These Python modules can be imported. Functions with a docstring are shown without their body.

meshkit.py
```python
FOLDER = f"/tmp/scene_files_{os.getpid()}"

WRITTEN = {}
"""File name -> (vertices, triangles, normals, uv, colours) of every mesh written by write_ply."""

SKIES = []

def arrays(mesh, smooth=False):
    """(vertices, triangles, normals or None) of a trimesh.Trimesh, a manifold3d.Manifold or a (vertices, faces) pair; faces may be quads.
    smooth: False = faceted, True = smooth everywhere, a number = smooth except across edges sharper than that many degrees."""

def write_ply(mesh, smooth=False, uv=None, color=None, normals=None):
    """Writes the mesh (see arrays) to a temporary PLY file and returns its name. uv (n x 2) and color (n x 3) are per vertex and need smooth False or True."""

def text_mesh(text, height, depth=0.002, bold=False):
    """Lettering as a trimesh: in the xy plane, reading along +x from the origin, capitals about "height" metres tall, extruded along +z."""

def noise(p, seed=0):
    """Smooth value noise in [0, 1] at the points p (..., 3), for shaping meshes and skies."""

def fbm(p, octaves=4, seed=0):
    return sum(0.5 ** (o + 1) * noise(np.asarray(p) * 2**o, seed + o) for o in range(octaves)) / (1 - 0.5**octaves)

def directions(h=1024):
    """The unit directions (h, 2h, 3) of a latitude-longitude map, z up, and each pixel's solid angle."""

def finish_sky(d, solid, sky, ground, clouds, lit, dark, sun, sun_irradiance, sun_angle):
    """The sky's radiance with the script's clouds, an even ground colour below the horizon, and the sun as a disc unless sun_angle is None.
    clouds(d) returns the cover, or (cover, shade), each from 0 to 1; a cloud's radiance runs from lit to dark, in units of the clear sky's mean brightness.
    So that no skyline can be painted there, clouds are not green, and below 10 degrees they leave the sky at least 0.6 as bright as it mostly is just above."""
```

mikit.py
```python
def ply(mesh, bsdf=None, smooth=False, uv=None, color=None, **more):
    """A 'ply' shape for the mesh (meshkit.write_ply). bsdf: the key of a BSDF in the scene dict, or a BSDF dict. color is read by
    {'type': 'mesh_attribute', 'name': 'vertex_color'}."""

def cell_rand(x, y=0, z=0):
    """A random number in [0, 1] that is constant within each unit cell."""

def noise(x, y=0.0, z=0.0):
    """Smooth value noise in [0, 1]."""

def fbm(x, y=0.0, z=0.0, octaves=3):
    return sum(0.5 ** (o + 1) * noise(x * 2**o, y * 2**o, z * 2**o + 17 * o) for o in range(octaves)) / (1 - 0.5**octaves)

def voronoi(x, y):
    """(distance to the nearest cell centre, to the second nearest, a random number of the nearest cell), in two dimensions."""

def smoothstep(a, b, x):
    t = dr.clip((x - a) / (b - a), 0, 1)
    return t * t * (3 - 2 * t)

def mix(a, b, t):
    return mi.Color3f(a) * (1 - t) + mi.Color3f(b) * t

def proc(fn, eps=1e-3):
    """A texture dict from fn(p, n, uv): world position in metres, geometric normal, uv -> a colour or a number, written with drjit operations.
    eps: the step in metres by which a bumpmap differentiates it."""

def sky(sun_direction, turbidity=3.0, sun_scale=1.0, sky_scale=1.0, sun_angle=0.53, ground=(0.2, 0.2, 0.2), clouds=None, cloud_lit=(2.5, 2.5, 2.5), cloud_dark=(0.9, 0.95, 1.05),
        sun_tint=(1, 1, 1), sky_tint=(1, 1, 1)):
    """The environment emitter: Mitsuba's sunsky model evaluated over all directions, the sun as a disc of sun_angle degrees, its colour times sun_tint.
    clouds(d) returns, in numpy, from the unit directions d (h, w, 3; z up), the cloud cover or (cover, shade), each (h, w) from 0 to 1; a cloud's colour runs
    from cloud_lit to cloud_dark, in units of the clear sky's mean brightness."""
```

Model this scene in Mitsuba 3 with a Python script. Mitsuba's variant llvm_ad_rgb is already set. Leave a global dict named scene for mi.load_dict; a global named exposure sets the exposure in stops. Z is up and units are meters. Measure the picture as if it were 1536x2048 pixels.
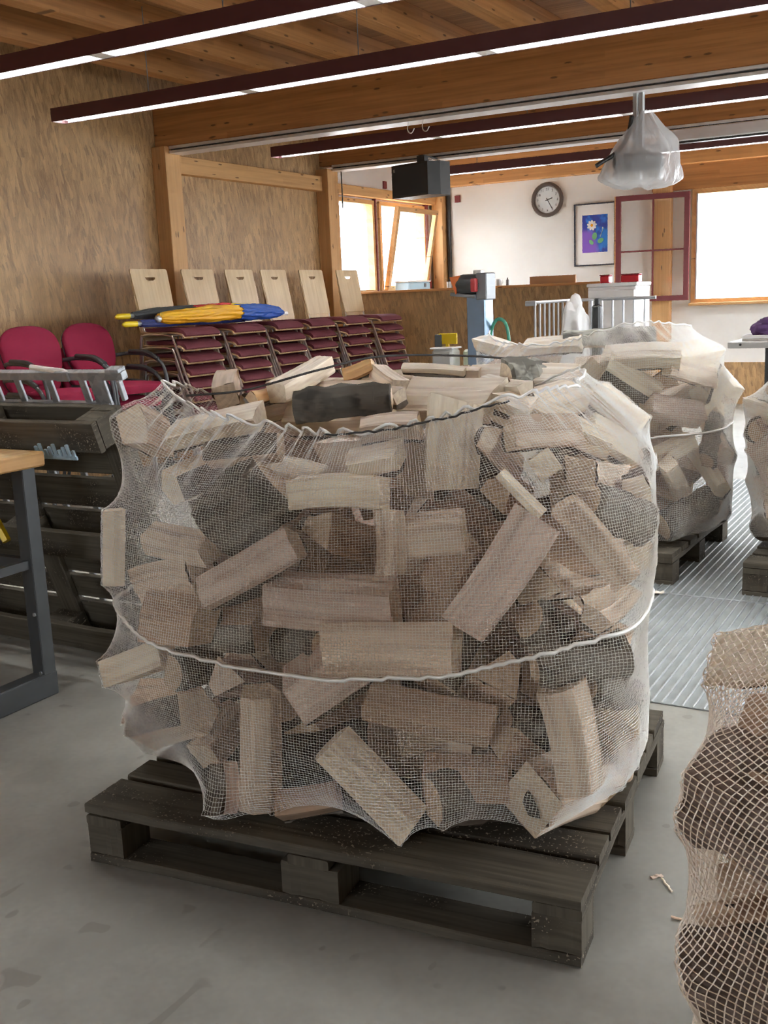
import math, numpy as np, trimesh, manifold3d as m3, drjit as dr, mitsuba as mi, mikit, meshkit
from shapely.geometry import Polygon, box as sbox
from shapely import affinity
T4 = mi.ScalarTransform4f
scene, labels = {}, {}

# ---------------------------------------------------------------- camera, sky, exposure
EYE = np.array([0.0, 0.0, 1.3085])
FWD = np.array([-0.4901, 0.84854, -0.19944])
UP = np.array([-0.06438, 0.19294, 0.9791])
scene['camera'] = {'type': 'perspective', 'fov_axis': 'x', 'fov': 40.184, 'near_clip': 0.05, 'far_clip': 200.0,
                   'to_world': T4().look_at(origin=EYE.tolist(), target=(EYE + FWD).tolist(), up=UP.tolist())}
exposure = -0.08
SKY = 145.0
LAMP = 290.0
def cloud_cover(d):
    return np.ones(d.shape[:2]), 0.25 * meshkit.fbm(d * 3.0, 3)
scene['sky'] = mikit.sky((0.35, 0.5, 0.75), turbidity=4.0, sun_scale=0.0, sky_scale=SKY, ground=(0.55, 0.55, 0.53), clouds=cloud_cover,
                         cloud_lit=(0.98, 1.04, 1.10), cloud_dark=(0.75, 0.81, 0.90))

# ---------------------------------------------------------------- helpers
def entry(key):
    base, n = key, 0
    while key in scene or any(k.startswith(key + '__') for k in (key,) if False) or key in USED:
        n += 1
        key = '%s_%03d' % (base, n)
    USED.add(key)
    return key
USED = set()
def thing(name, label=None, cat=None, group=None, kind=None):
    k = entry(name)
    d = {}
    if label: d['label'] = label
    if cat: d['category'] = cat
    if group: d['group'] = group
    if kind: d['kind'] = kind
    if d: labels[k] = d
    return k
def put(key, mesh, mat, smooth=False, uv=None, label=None, kind=None, tw=None):
    """one entry of the scene; key may be parent__part"""
    k = entry(key) if '__' in key else key
    s = mesh if isinstance(mesh, dict) else mikit.ply(mesh, mat, smooth=smooth, uv=uv)
    if isinstance(mesh, dict) and mat: s = {**mesh, 'bsdf': {'type': 'ref', 'id': mat}}
    if tw is not None: s = {**s, 'to_world': tw}
    scene[k] = s
    if label or kind:
        labels.setdefault(k, {})
        if label: labels[k]['label'] = label
        if kind: labels[k]['kind'] = kind
    return k
def single(name, mesh, mat, label, cat, group=None, kind=None, smooth=False, uv=None, tw=None):
    k = thing(name, label, cat, group, kind)
    return put(k, mesh, mat, smooth, uv, tw=tw)
def xf(mesh, rz=0.0, t=(0, 0, 0), rx=0.0, ry=0.0):
    m = mesh.copy()
    M = trimesh.transformations.euler_matrix(rx, ry, rz, 'sxyz')
    M[:3, 3] = t
    m.apply_transform(M)
    return m
def cat(*ms):
    return trimesh.util.concatenate([m for m in ms if m is not None])
def man(M):
    m = M.to_mesh()
    return trimesh.Trimesh(m.vert_properties[:, :3], m.tri_verts, process=False)
def bx(x0, x1, y0, y1, z0, z1, b=0.0):
    """box, chamfered by b"""
    if b <= 0:
        return trimesh.creation.box(bounds=[[x0, y0, z0], [x1, y1, z1]])
    p = []
    for x, sx in ((x0, 1), (x1, -1)):
        for y, sy in ((y0, 1), (y1, -1)):
            for z, sz in ((z0, 1), (z1, -1)):
                p += [(x, y + sy * b, z + sz * b), (x + sx * b, y, z + sz * b), (x + sx * b, y + sy * b, z)]
    return man(m3.Manifold.hull_points(np.array(p, np.float32)))
def tube(path, r, n=8, closed=False, caps=True):
    P = np.asarray(path, float)
    k = len(P)
    rr = np.full(k, r) if np.isscalar(r) else np.asarray(r, float)
    if closed:
        Tn = np.roll(P, -1, 0) - np.roll(P, 1, 0)
    else:
        Tn = np.gradient(P, axis=0)
    Tn /= np.maximum(np.linalg.norm(Tn, axis=1, keepdims=True), 1e-9)
    u = np.cross(Tn[0], [0, 0, 1.0])
    if np.linalg.norm(u) < 0.1: u = np.cross(Tn[0], [1.0, 0, 0])
    V, a = [], np.arange(n) * 2 * np.pi / n
    for i in range(k):
        u = u - Tn[i] * (u @ Tn[i]); u /= np.linalg.norm(u)
        w = np.cross(Tn[i], u)
        V.append(P[i] + rr[i] * (np.cos(a)[:, None] * u + np.sin(a)[:, None] * w))
    V = np.vstack(V); F = []
    for i in range(k if closed else k - 1):
        j = (i + 1) % k
        for q in range(n):
            q2 = (q + 1) % n
            F += [(i * n + q, i * n + q2, j * n + q2), (i * n + q, j * n + q2, j * n + q)]
    if caps and not closed:
        V = np.vstack([V, P[:1], P[-1:]])
        for q in range(n):
            F += [(k * n, (q + 1) % n, q), (k * n + 1, (k - 1) * n + q, (k - 1) * n + (q + 1) % n)]
    return trimesh.Trimesh(V, F, process=False)
def bez(pts, n=16):
    P = np.asarray(pts, float); t = np.linspace(0, 1, n)[:, None]
    out = P[None].repeat(n, 0)
    while out.shape[1] > 1:
        out = out[:, :-1] * (1 - t[..., None]) + out[:, 1:] * t[..., None]
    return out[:, 0]
def smooth_path(pts, n=40):
    """Catmull-Rom through the points"""
    P = np.asarray(pts, float)
    Q = np.vstack([2 * P[0] - P[1], P, 2 * P[-1] - P[-2]])
    out = []
    m = max(2, n // (len(P) - 1))
    for i in range(len(P) - 1):
        for t in np.linspace(0, 1, m, endpoint=False):
            a, b, c, d = Q[i:i + 4]
            out.append(.5 * (2 * b + (c - a) * t + (2 * a - 5 * b + 4 * c - d) * t * t + (3 * b - a - 3 * c + d) * t ** 3))
    return np.array(out + [P[-1]])
def lathe(prof, n=32):
    return trimesh.creation.revolve(np.asarray(prof, float), sections=n)
def extr(poly, h, z=0.0):
    m = trimesh.creation.extrude_polygon(poly if not isinstance(poly, list) else Polygon(poly), h, engine='earcut')
    m.apply_translation([0, 0, z])
    return m
def rotz(a):
    return np.array([[math.cos(a), -math.sin(a), 0], [math.sin(a), math.cos(a), 0], [0, 0, 1.0]])

# ---------------------------------------------------------------- materials
def bsdf(key, d, two=True):
    scene[key] = {'type': 'twosided', 'nested': d} if two else d
    return key
def flat(key, c, rough=0.6, metallic=0.0, spec=0.5, **kw):
    return bsdf(key, {'type': 'principled', 'base_color': {'type': 'rgb', 'value': list(c)}, 'roughness': rough, 'metallic': metallic, 'specular': spec, **kw})
def procm(key, fn, rough=0.7, spec=0.35, bump=None, bs=0.002, eps=1e-3, **kw):
    d = {'type': 'principled', 'base_color': mikit.proc(fn), 'roughness': rough, 'specular': spec, **kw}
    if bump is not None:
        d = {'type': 'bumpmap', 'arbitrary': mikit.proc(bump, eps=eps), 'scale': bs, 'bsdf': d}
    return bsdf(key, d)
noise, fbm, voronoi, cell_rand, sstep, mix = mikit.noise, mikit.fbm, mikit.voronoi, mikit.cell_rand, mikit.smoothstep, mikit.mix

def split_fn(light, dark, end):
    def fn(p, n, uv):
        u, v = uv.x, uv.y
        grain = fbm(u * 5.0, v * 140.0, 3.0, 3)
        streak = noise(u * 3.0, v * 34.0, 9.0)
        spot = fbm(u * 14.0, v * 22.0, 5.0, 2)
        t = dr.clip(0.18 + 1.35 * (grain - 0.5) + 1.0 * (streak - 0.4) + 0.5 * (spot - 0.5), 0, 1)
        c = mix(light, dark, t)
        kx, ky = u - 100.0, v - 100.0
        r = dr.sqrt(kx * kx + ky * ky)
        ring = noise(r * 260.0, 1.0, 2.0)
        ray = noise(dr.atan2(ky, kx) * 40.0, r * 20.0, 4.0)
        saw = fbm(kx * 60.0, ky * 240.0, 1.0, 2)
        e = mix(end, dark, dr.clip(0.12 + 0.3 * ring + 0.25 * (ray - 0.4) + 0.4 * (saw - 0.5), 0, 1))
        return dr.select(u > 50.0, e, c)
    return fn
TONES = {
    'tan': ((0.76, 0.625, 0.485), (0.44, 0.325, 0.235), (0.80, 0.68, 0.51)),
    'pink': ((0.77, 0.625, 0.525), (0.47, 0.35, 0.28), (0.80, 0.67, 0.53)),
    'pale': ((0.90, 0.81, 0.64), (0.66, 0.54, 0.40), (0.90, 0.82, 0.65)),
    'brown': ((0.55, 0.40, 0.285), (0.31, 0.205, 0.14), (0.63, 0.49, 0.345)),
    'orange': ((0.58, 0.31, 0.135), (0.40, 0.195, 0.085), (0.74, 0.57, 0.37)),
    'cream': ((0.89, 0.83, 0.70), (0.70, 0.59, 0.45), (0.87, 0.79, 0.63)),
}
for k, (a, b, c) in TONES.items():
    procm('split_' + k, split_fn(a, b, c), rough=0.8, spec=0.25)
def bark_fn(a, b, c):
    def fn(p, n, uv):
        u, v = uv.x, uv.y
        crack = fbm(u * 22.0, v * 70.0, 2.0, 3)
        big = fbm(u * 7.0, v * 12.0, 7.0, 2)
        return mix(mix(a, b, sstep(0.40, 0.60, crack)), c, sstep(0.54, 0.70, big) * 0.75)
    return fn
procm('bark', bark_fn((0.048, 0.037, 0.029), (0.125, 0.098, 0.076), (0.20, 0.175, 0.145)), rough=0.9, spec=0.2)
procm('bark_red', bark_fn((0.085, 0.06, 0.047), (0.17, 0.12, 0.095), (0.25, 0.20, 0.165)), rough=0.9, spec=0.2)
procm('bark_black', bark_fn((0.022, 0.019, 0.016), (0.065, 0.055, 0.045), (0.11, 0.10, 0.085)), rough=0.95, spec=0.15)
procm('bark_lichen', bark_fn((0.10, 0.095, 0.08), (0.24, 0.235, 0.20), (0.36, 0.37, 0.31)), rough=0.9, spec=0.2)

def osb_fn(p, n, uv):
    a = dr.select(dr.abs(n.x) > 0.5, p.y, p.x)
    z = p.z
    wx = a + 0.02 * (noise(a * 7.0, z * 7.0, 1.0) - 0.5)
    d1, e1, w1 = voronoi(wx * 40.0 + z * 5.0, z * 8.0 - a * 2.0)
    d2, e2, w2 = voronoi(wx * 34.0 - z * 9.0 + 31.0, z * 9.0 + a * 4.0 + 7.0)
    d3, e3, w3 = voronoi(wx * 70.0 + z * 18.0 + 13.0, z * 15.0 + 3.0)
    t = dr.select(w1 > 0.5, w1, 0.45 * w2 + 0.35 * w3 + 0.1)
    fibre = noise(a * 300.0 + z * 30.0, z * 26.0, 2.0)
    cloud = fbm(a * 3.0, z * 2.0, 4.0, 3)
    t = dr.clip(0.5 + 0.75 * (t - 0.5) + 0.35 * (fibre - 0.5) + 0.6 * (cloud - 0.5), 0, 1)
    edge = 0.86 + 0.14 * sstep(0.0, 0.12, e1 - d1)
    c = mix((0.20, 0.104, 0.044), (0.49, 0.305, 0.140), t)
    return mix(c * edge, (0.15, 0.085, 0.04), sstep(0.93, 0.97, w3) * 0.55)
procm('osb', osb_fn, rough=0.5, spec=0.4)

def glulam_fn(axis, c0, c1, knots=True, lam=0.042):
    def fn(p, n, uv):
        u = {'x': p.x, 'y': p.y, 'z': p.z}[axis]
        w = p.z if axis != 'z' else p.x + p.y
        q = p.y if axis == 'x' else p.x
        lay = dr.floor(w / lam)
        board = cell_rand(lay, dr.floor(u / 1.9 + cell_rand(lay, 3.0) * 5.0), 4.0)
        grain = fbm(u * 2.5, (w + q) * 80.0, 3.0, 3)
        t = dr.clip(0.35 + 0.9 * (grain - 0.5) + 0.5 * (board - 0.5), 0, 1)
        c = mix(c0, c1, t)
        if knots:
            d, e, r = voronoi(u * 3.2 + lay * 7.3, w * 12.0)
            k = (1 - sstep(0.05, 0.11, d)) * sstep(0.55, 0.6, r)
            c = mix(c, (0.10, 0.042, 0.018), k * 0.85)
        return c
    return fn
procm('beam_wood', glulam_fn('x', (0.42, 0.19, 0.062), (0.27, 0.105, 0.032)), rough=0.55, spec=0.4)
procm('beam_light', glulam_fn('x', (0.62, 0.31, 0.11), (0.46, 0.20, 0.065)), rough=0.55, spec=0.4)
procm('rafter_wood', glulam_fn('y', (0.42, 0.20, 0.07), (0.28, 0.12, 0.04)), rough=0.6, spec=0.35)
procm('rail_wood', glulam_fn('y', (0.62, 0.36, 0.15), (0.46, 0.235, 0.085)), rough=0.6, spec=0.35)
procm('post_wood', glulam_fn('z', (0.58, 0.33, 0.14), (0.43, 0.215, 0.08), lam=0.12), rough=0.6, spec=0.35)
def ceil_fn(p, n, uv):
    b = dr.floor(p.y / 0.19)
    r = cell_rand(b, dr.floor(p.x / 2.4 + cell_rand(b, 2.0) * 3.0), 1.0)
    g = fbm(p.x * 3.0, p.y * 70.0, 2.0, 3)
    return mix((0.30, 0.145, 0.055), (0.18, 0.08, 0.03), dr.clip(0.5 + (r - 0.5) * 0.6 + (g - 0.5), 0, 1))
procm('ceiling_wood', ceil_fn, rough=0.55, spec=0.4)
def pallet_fn(p, n, uv):
    u, v = uv.x, uv.y
    g = fbm(u * 4.0, v * 110.0, 3.0, 3)
    s = fbm(u * 5.0, v * 9.0, 8.0, 3)
    c = mix((0.080, 0.069, 0.051), (0.034, 0.029, 0.022), dr.clip(0.5 + 1.1 * (g - 0.5), 0, 1))
    c = mix(c, (0.024, 0.020, 0.016), sstep(0.45, 0.72, s) * 0.75)
    chips = sstep(0.82, 0.88, noise(u * 240.0, v * 260.0, 1.0)) * sstep(0.5, 0.7, s)
    return mix(c, (0.38, 0.32, 0.24), chips * 0.5)
procm('pallet_wood', pallet_fn, rough=0.85, spec=0.2)
procm('pallet_pale', lambda p, n, uv: mix(pallet_fn(p, n, uv) * 1.55, (0.36, 0.30, 0.22), 0.25), rough=0.85, spec=0.2)
def floor_fn(p, n, uv):
    a = fbm(p.x * 1.1 + 3.0, p.y * 1.1, 0.0, 4)
    b = fbm(p.x * 7.0, p.y * 7.0, 3.0, 3)
    f = noise(p.x * 90.0, p.y * 90.0, 1.0)
    c = mix((0.272, 0.265, 0.236), (0.187, 0.181, 0.160), dr.clip(0.5 + 1.5 * (a - 0.5) + 0.7 * (b - 0.5) + 0.16 * (f - 0.5), 0, 1))
    st = sstep(0.70, 0.80, fbm(p.x * 4.3 + 9.0, p.y * 3.1, 5.0, 3))
    sp = sstep(0.86, 0.90, noise(p.x * 26.0, p.y * 20.0, 6.0)) * sstep(0.45, 0.6, b)
    return mix(c, (0.135, 0.12, 0.10), dr.clip(st * 0.16 + sp * 0.5, 0, 1))
procm('concrete', floor_fn, rough=0.55, spec=0.4)
def white_fn(p, n, uv):
    return mix((0.80, 0.79, 0.75), (0.74, 0.73, 0.69), fbm((p.x + p.y) * 3.0, p.z * 3.0, 1.0, 3))
procm('white_wall', white_fn, rough=0.8, spec=0.2)
def carpet_fn(p, n, uv):
    return mix((0.135, 0.15, 0.155), (0.21, 0.225, 0.225), fbm(p.x * 60.0, p.y * 25.0, 2.0, 3))
procm('mat_carpet', carpet_fn, rough=0.7, spec=0.4)
flat('aluminium', (0.55, 0.57, 0.59), 0.5, 0.9)
flat('galvanised', (0.52, 0.54, 0.56), 0.42, 0.9)
def galv_fn(p, n, uv):
    d, e, w = voronoi(p.x * 45.0 + p.y * 30.0, p.z * 45.0)
    return mix((0.24, 0.26, 0.28), (0.38, 0.40, 0.42), w)
procm('galvanised_old', galv_fn, rough=0.5, spec=0.5, metallic=0.4)
flat('maroon_steel', (0.055, 0.014, 0.016), 0.45)
flat('window_red', (0.13, 0.022, 0.026), 0.45)
flat('dark_red_plate', (0.16, 0.02, 0.022), 0.5)
flat('louvre_white', (0.86, 0.86, 0.85), 0.25)
flat('black_plastic', (0.012, 0.013, 0.013), 0.45)
flat('black_steel', (0.022, 0.025, 0.027), 0.42)
flat('black_fabric', (0.018, 0.019, 0.020), 0.85, sheen=0.3)
flat('chrome', (0.80, 0.80, 0.82), 0.10, 1.0)
flat('white_plastic', (0.80, 0.80, 0.79), 0.35)
flat('white_enamel', (0.84, 0.84, 0.83), 0.25)
flat('white_ceramic', (0.85, 0.85, 0.84), 0.15)
flat('knot_dark', (0.035, 0.028, 0.022), 0.9)
flat('rope_black', (0.018, 0.017, 0.016), 0.8)
flat('clock_frame', (0.075, 0.055, 0.045), 0.35)
flat('clock_face', (0.70, 0.76, 0.78), 0.4)
flat('ink', (0.02, 0.02, 0.022), 0.5)
flat('picture_frame', (0.03, 0.035, 0.05), 0.3)
flat('paper_white', (0.84, 0.84, 0.82), 0.6)
flat('green_hose', (0.035, 0.21, 0.13), 0.4)
flat('yellow_paint', (0.75, 0.52, 0.01), 0.4)
flat('orange_paint', (0.70, 0.13, 0.03), 0.45)
flat('red_paint', (0.36, 0.03, 0.03), 0.5)
flat('grey_steel', (0.16, 0.17, 0.18), 0.45, 0.3)
flat('blue_steel', (0.19, 0.27, 0.38), 0.32, 0.55)
flat('light_blue', (0.42, 0.60, 0.72), 0.4)
flat('cyan_plastic', (0.03, 0.42, 0.62), 0.35)
flat('purple_fabric', (0.075, 0.035, 0.12), 0.85)
flat('leaf_green', (0.16, 0.44, 0.20), 0.5)
flat('pale_green', (0.60, 0.68, 0.50), 0.5)
flat('concrete_grey', (0.55, 0.55, 0.52), 0.8)
flat('brown_board', (0.33, 0.16, 0.07), 0.55)
flat('red_glass', (0.45, 0.02, 0.03), 0.15)
flat('plywood', (0.66, 0.49, 0.30), 0.45)
flat('table_grey', (0.50, 0.50, 0.48), 0.5)
flat('grey_tray', (0.55, 0.53, 0.48), 0.6)
def cloth_fn(a, b, s=420.0):
    def fn(p, n, uv):
        w = 0.5 * noise(p.x * s, p.y * s, p.z * s) + 0.5 * fbm(p.x * 9.0, p.y * 9.0, p.z * 9.0, 2)
        return mix(a, b, w)
    return fn
procm('maroon_cloth', cloth_fn((0.105, 0.026, 0.032), (0.055, 0.013, 0.017)), rough=0.9, spec=0.15)
procm('crimson_cloth', cloth_fn((0.21, 0.016, 0.038), (0.13, 0.008, 0.023)), rough=0.9, spec=0.15)
procm('nylon_orange', cloth_fn((0.80, 0.39, 0.012), (0.70, 0.31, 0.01), 60.0), rough=0.5)
procm('nylon_blue', cloth_fn((0.018, 0.075, 0.33), (0.012, 0.045, 0.22), 60.0), rough=0.5)
procm('nylon_navy', cloth_fn((0.012, 0.02, 0.10), (0.01, 0.013, 0.06), 60.0), rough=0.5)
procm('nylon_red', cloth_fn((0.50, 0.02, 0.02), (0.36, 0.012, 0.015), 60.0), rough=0.5)
procm('nylon_yellow', cloth_fn((0.78, 0.58, 0.03), (0.62, 0.44, 0.02), 60.0), rough=0.5)
def ply_fn(p, n, uv):
    g = fbm((p.y) * 60.0, p.z * 5.0, p.x * 5.0, 3)
    return mix((0.60, 0.44, 0.255), (0.48, 0.33, 0.175), dr.clip(g * 1.2 - 0.1, 0, 1))
procm('beech_ply', ply_fn, rough=0.35, spec=0.45)
NETW = {'type': 'principled', 'base_color': {'type': 'rgb', 'value': [0.86, 0.87, 0.83]}, 'roughness': 0.45, 'specular': 0.5}
bsdf('net_white', NETW)
flat('net_sandy', (0.78, 0.69, 0.58), 0.5)
scene['window_glass'] = {'type': 'thindielectric', 'int_ior': 1.5}
scene['film'] = {'type': 'blendbsdf', 'weight': 0.52, 'bsdf_0': {'type': 'thindielectric', 'int_ior': 1.4},
                 'bsdf_1': {'type': 'principledthin', 'base_color': {'type': 'rgb', 'value': [0.86, 0.87, 0.88]}, 'roughness': 0.4, 'diff_trans': 1.0, 'eta': 1.3}}

# ---------------------------------------------------------------- the room
XL, XR, YB, YF, ZC = -6.1, 4.6, 12.1, -3.2, 3.2
def struct(name, mesh, mat, label=None, **kw):
    k = thing(name, label, None, None, 'structure')
    return put(k, mesh, mat, **kw)
struct('floor', bx(XL - .2, XR + .2, YF - .2, YB + .2, -0.12, 0), 'concrete', 'worn grey concrete floor of the workshop')
struct('ceiling', bx(XL - .2, XR + .2, YF - .2, YB + .2, ZC, ZC + .1), 'ceiling_wood', 'brown timber board ceiling above the rafters')

def frame_x(x, y0, y1, z0, z1, w, t):       # rectangular frame in the plane X = x
    return cat(bx(x - t, x, y0, y1, z0, z0 + w), bx(x - t, x, y0, y1, z1 - w, z1), bx(x - t, x, y0, y0 + w, z0 + w, z1 - w), bx(x - t, x, y1 - w, y1, z0 + w, z1 - w))
def frame_y(y, x0, x1, z0, z1, w, t):
    return cat(bx(x0, x1, y, y + t, z0, z0 + w), bx(x0, x1, y, y + t, z1 - w, z1), bx(x0, x0 + w, y, y + t, z0 + w, z1 - w), bx(x1 - w, x1, y, y + t, z0 + w, z1 - w))
# left wall: OSB up to the second post, windows beyond it
WIN_L = [(9.78, 10.55), (10.72, 11.78)]
WZ0, WZ1 = 1.38, 2.36
struct('wall_left', bx(XL - .15, XL, YF, 9.66, 0, ZC), 'osb', 'wall of oriented strand board behind the stacked chairs')
lw = [bx(XL - .15, XL, 9.66, YB, 0, WZ0), bx(XL - .15, XL, 9.66, WIN_L[0][0], WZ0, WZ1), bx(XL - .15, XL, WIN_L[0][1], WIN_L[1][0], WZ0, WZ1),
      bx(XL - .15, XL, WIN_L[1][1], YB, WZ0, WZ1), bx(XL - .15, XL, 9.66, YB, WZ1, ZC)]
put('wall_left__white_panel', cat(*lw), 'white_wall', label='white painted panel around the two left windows')
# back wall
BW0, BW1, BZ0, BZ1 = -2.89, -1.25, 1.14, 2.31
struct('wall_back', cat(bx(XL - .15, BW0, YB, YB + .15, 0, ZC), bx(BW0, XR, YB, YB + .15, BZ1, ZC), bx(BW0, XR, YB, YB + .15, 0, BZ0),
                        bx(BW1, -1.05, YB, YB + .15, BZ0, BZ1), bx(.6, .8, YB, YB + .15, BZ0, BZ1), bx(2.4, XR, YB, YB + .15, BZ0, BZ1)),
       'white_wall', 'white wall at the back with the clock and the picture')
put('wall_back__skirting_board', bx(BW0 + .02, XR, YB - .02, YB, 0, .46), 'osb', label='strip of oriented strand board along the foot of the wall')
put('wall_back__timber_header', bx(-3.36, XR, YB - .04, YB, BZ1 + .03, 2.66), 'beam_wood', label='brown timber header over the large window')
put('wall_back__corner_trim', bx(-5.90, -5.865, YB - .04, YB, .9, 2.60), 'black_plastic', label='thin dark vertical trim at the left end of the white wall')
# right wall with a window band, front wall
struct('wall_right', cat(bx(XR, XR + .15, YF, YB, 0, .9), bx(XR, XR + .15, YF, YB, 2.4, ZC), bx(XR, XR + .15, YF, 2.2, .9, 2.4),
                         *[bx(XR, XR + .15, y, y + .2, .9, 2.4) for y in (4.6, 7.2, 9.8)], bx(XR, XR + .15, 11.9, YB, .9, 2.4)), 'osb')
struct('wall_front', cat(bx(XL, XR, YF - .15, YF, 0, 1.0), bx(XL, XR, YF - .15, YF, 2.05, ZC), bx(XL, -2.8, YF - .15, YF, 1.0, 2.05), bx(-.6, XR, YF - .15, YF, 1.0, 2.05)), 'white_wall')
put(thing('window_10', None, None, None, 'structure') + '__frame', frame_y(YF - .05, -2.8, -.6, 1.0, 2.05, .05, .08), 'rail_wood')

# timber frame
def timber(name, mesh, mat, label, cat_, group=None):
    return single(name, mesh, mat, label, cat_, group)
timber('timber_post', bx(XL, -5.955, 6.97, 7.16, 0, 2.60, .004), 'post_wood', 'timber post on the strand board wall under the near end of the big beam', 'post')
timber('timber_post', bx(XL, -5.955, 9.44, 9.64, 0, 2.62, .004), 'post_wood', 'timber post between the strand board wall and the left windows', 'post')
timber('timber_post', bx(-6.06, -5.915, 11.96, 12.09, 0, 2.60, .004), 'post_wood', 'timber post in the far corner beside the left windows', 'post')
timber('timber_post', bx(-3.33, -3.13, 11.99, 12.09, 0, 2.42, .004), 'post_wood', 'timber post behind the opened window casement', 'post')
timber('timber_rail', bx(XL, -6.02, 7.16, 9.44, 2.405, 2.55, .004), 'rail_wood', 'light timber rail across the strand board wall between the two near posts', 'rail')
timber('timber_rail', bx(XL, -6.0, 9.64, 11.96, 2.40, 2.50, .004), 'rail_wood', 'timber rail over the two left windows', 'rail')
for y, z0, z1, m, lab in ((7.02, 2.60, 3.0, 'beam_wood', 'large laminated timber beam nearest the camera, with dark knots'),
                          (9.52, 2.66, 3.0, 'beam_wood', 'second laminated timber beam, in front of the loudspeaker'),
                          (11.93, 2.60, 3.0, 'beam_light', 'bright timber beam along the top of the white back wall'),
                          (2.0, 2.60, 3.0, 'beam_wood', 'laminated timber beam above the camera')):
    timber('ceiling_beam', bx(XL, XR, y, y + .16, z0, z1, .004), m, lab, 'beam')
    if y < 11 and y > 3:
        k = thing('curtain_track', 'pale double rail under the ' + ('large near beam' if y < 8 else 'second beam behind the projector'), 'track')
        x0 = -5.95
        put(k + '__upper_rail', bx(x0, XR, y - .005, y + .165, z0 - .022, z0, .002), 'white_plastic')
        put(k + '__groove', bx(x0, XR, y + .02, y + .14, z0 - .036, z0 - .022), 'black_plastic')
        put(k + '__lower_rail', bx(x0, XR, y - .005, y + .165, z0 - .058, z0 - .036, .002), 'white_plastic')
n = 0
for i in range(16):
    x = -5.52 + .67 * i
    if x > XR: break
    single('ceiling_rafter', bx(x - .06, x + .06, YF, YB, 3.0, ZC, .003), 'rafter_wood',
           '%s timber rafter from the strand board wall under the ceiling boards' % ['first', 'second', 'third', 'fourth', 'fifth', 'sixth', 'seventh', 'eighth', 'ninth', 'tenth', 'eleventh', 'twelfth', 'thirteenth', 'fourteenth', 'fifteenth', 'sixteenth'][i], 'rafter', 'ceiling rafters')

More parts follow.
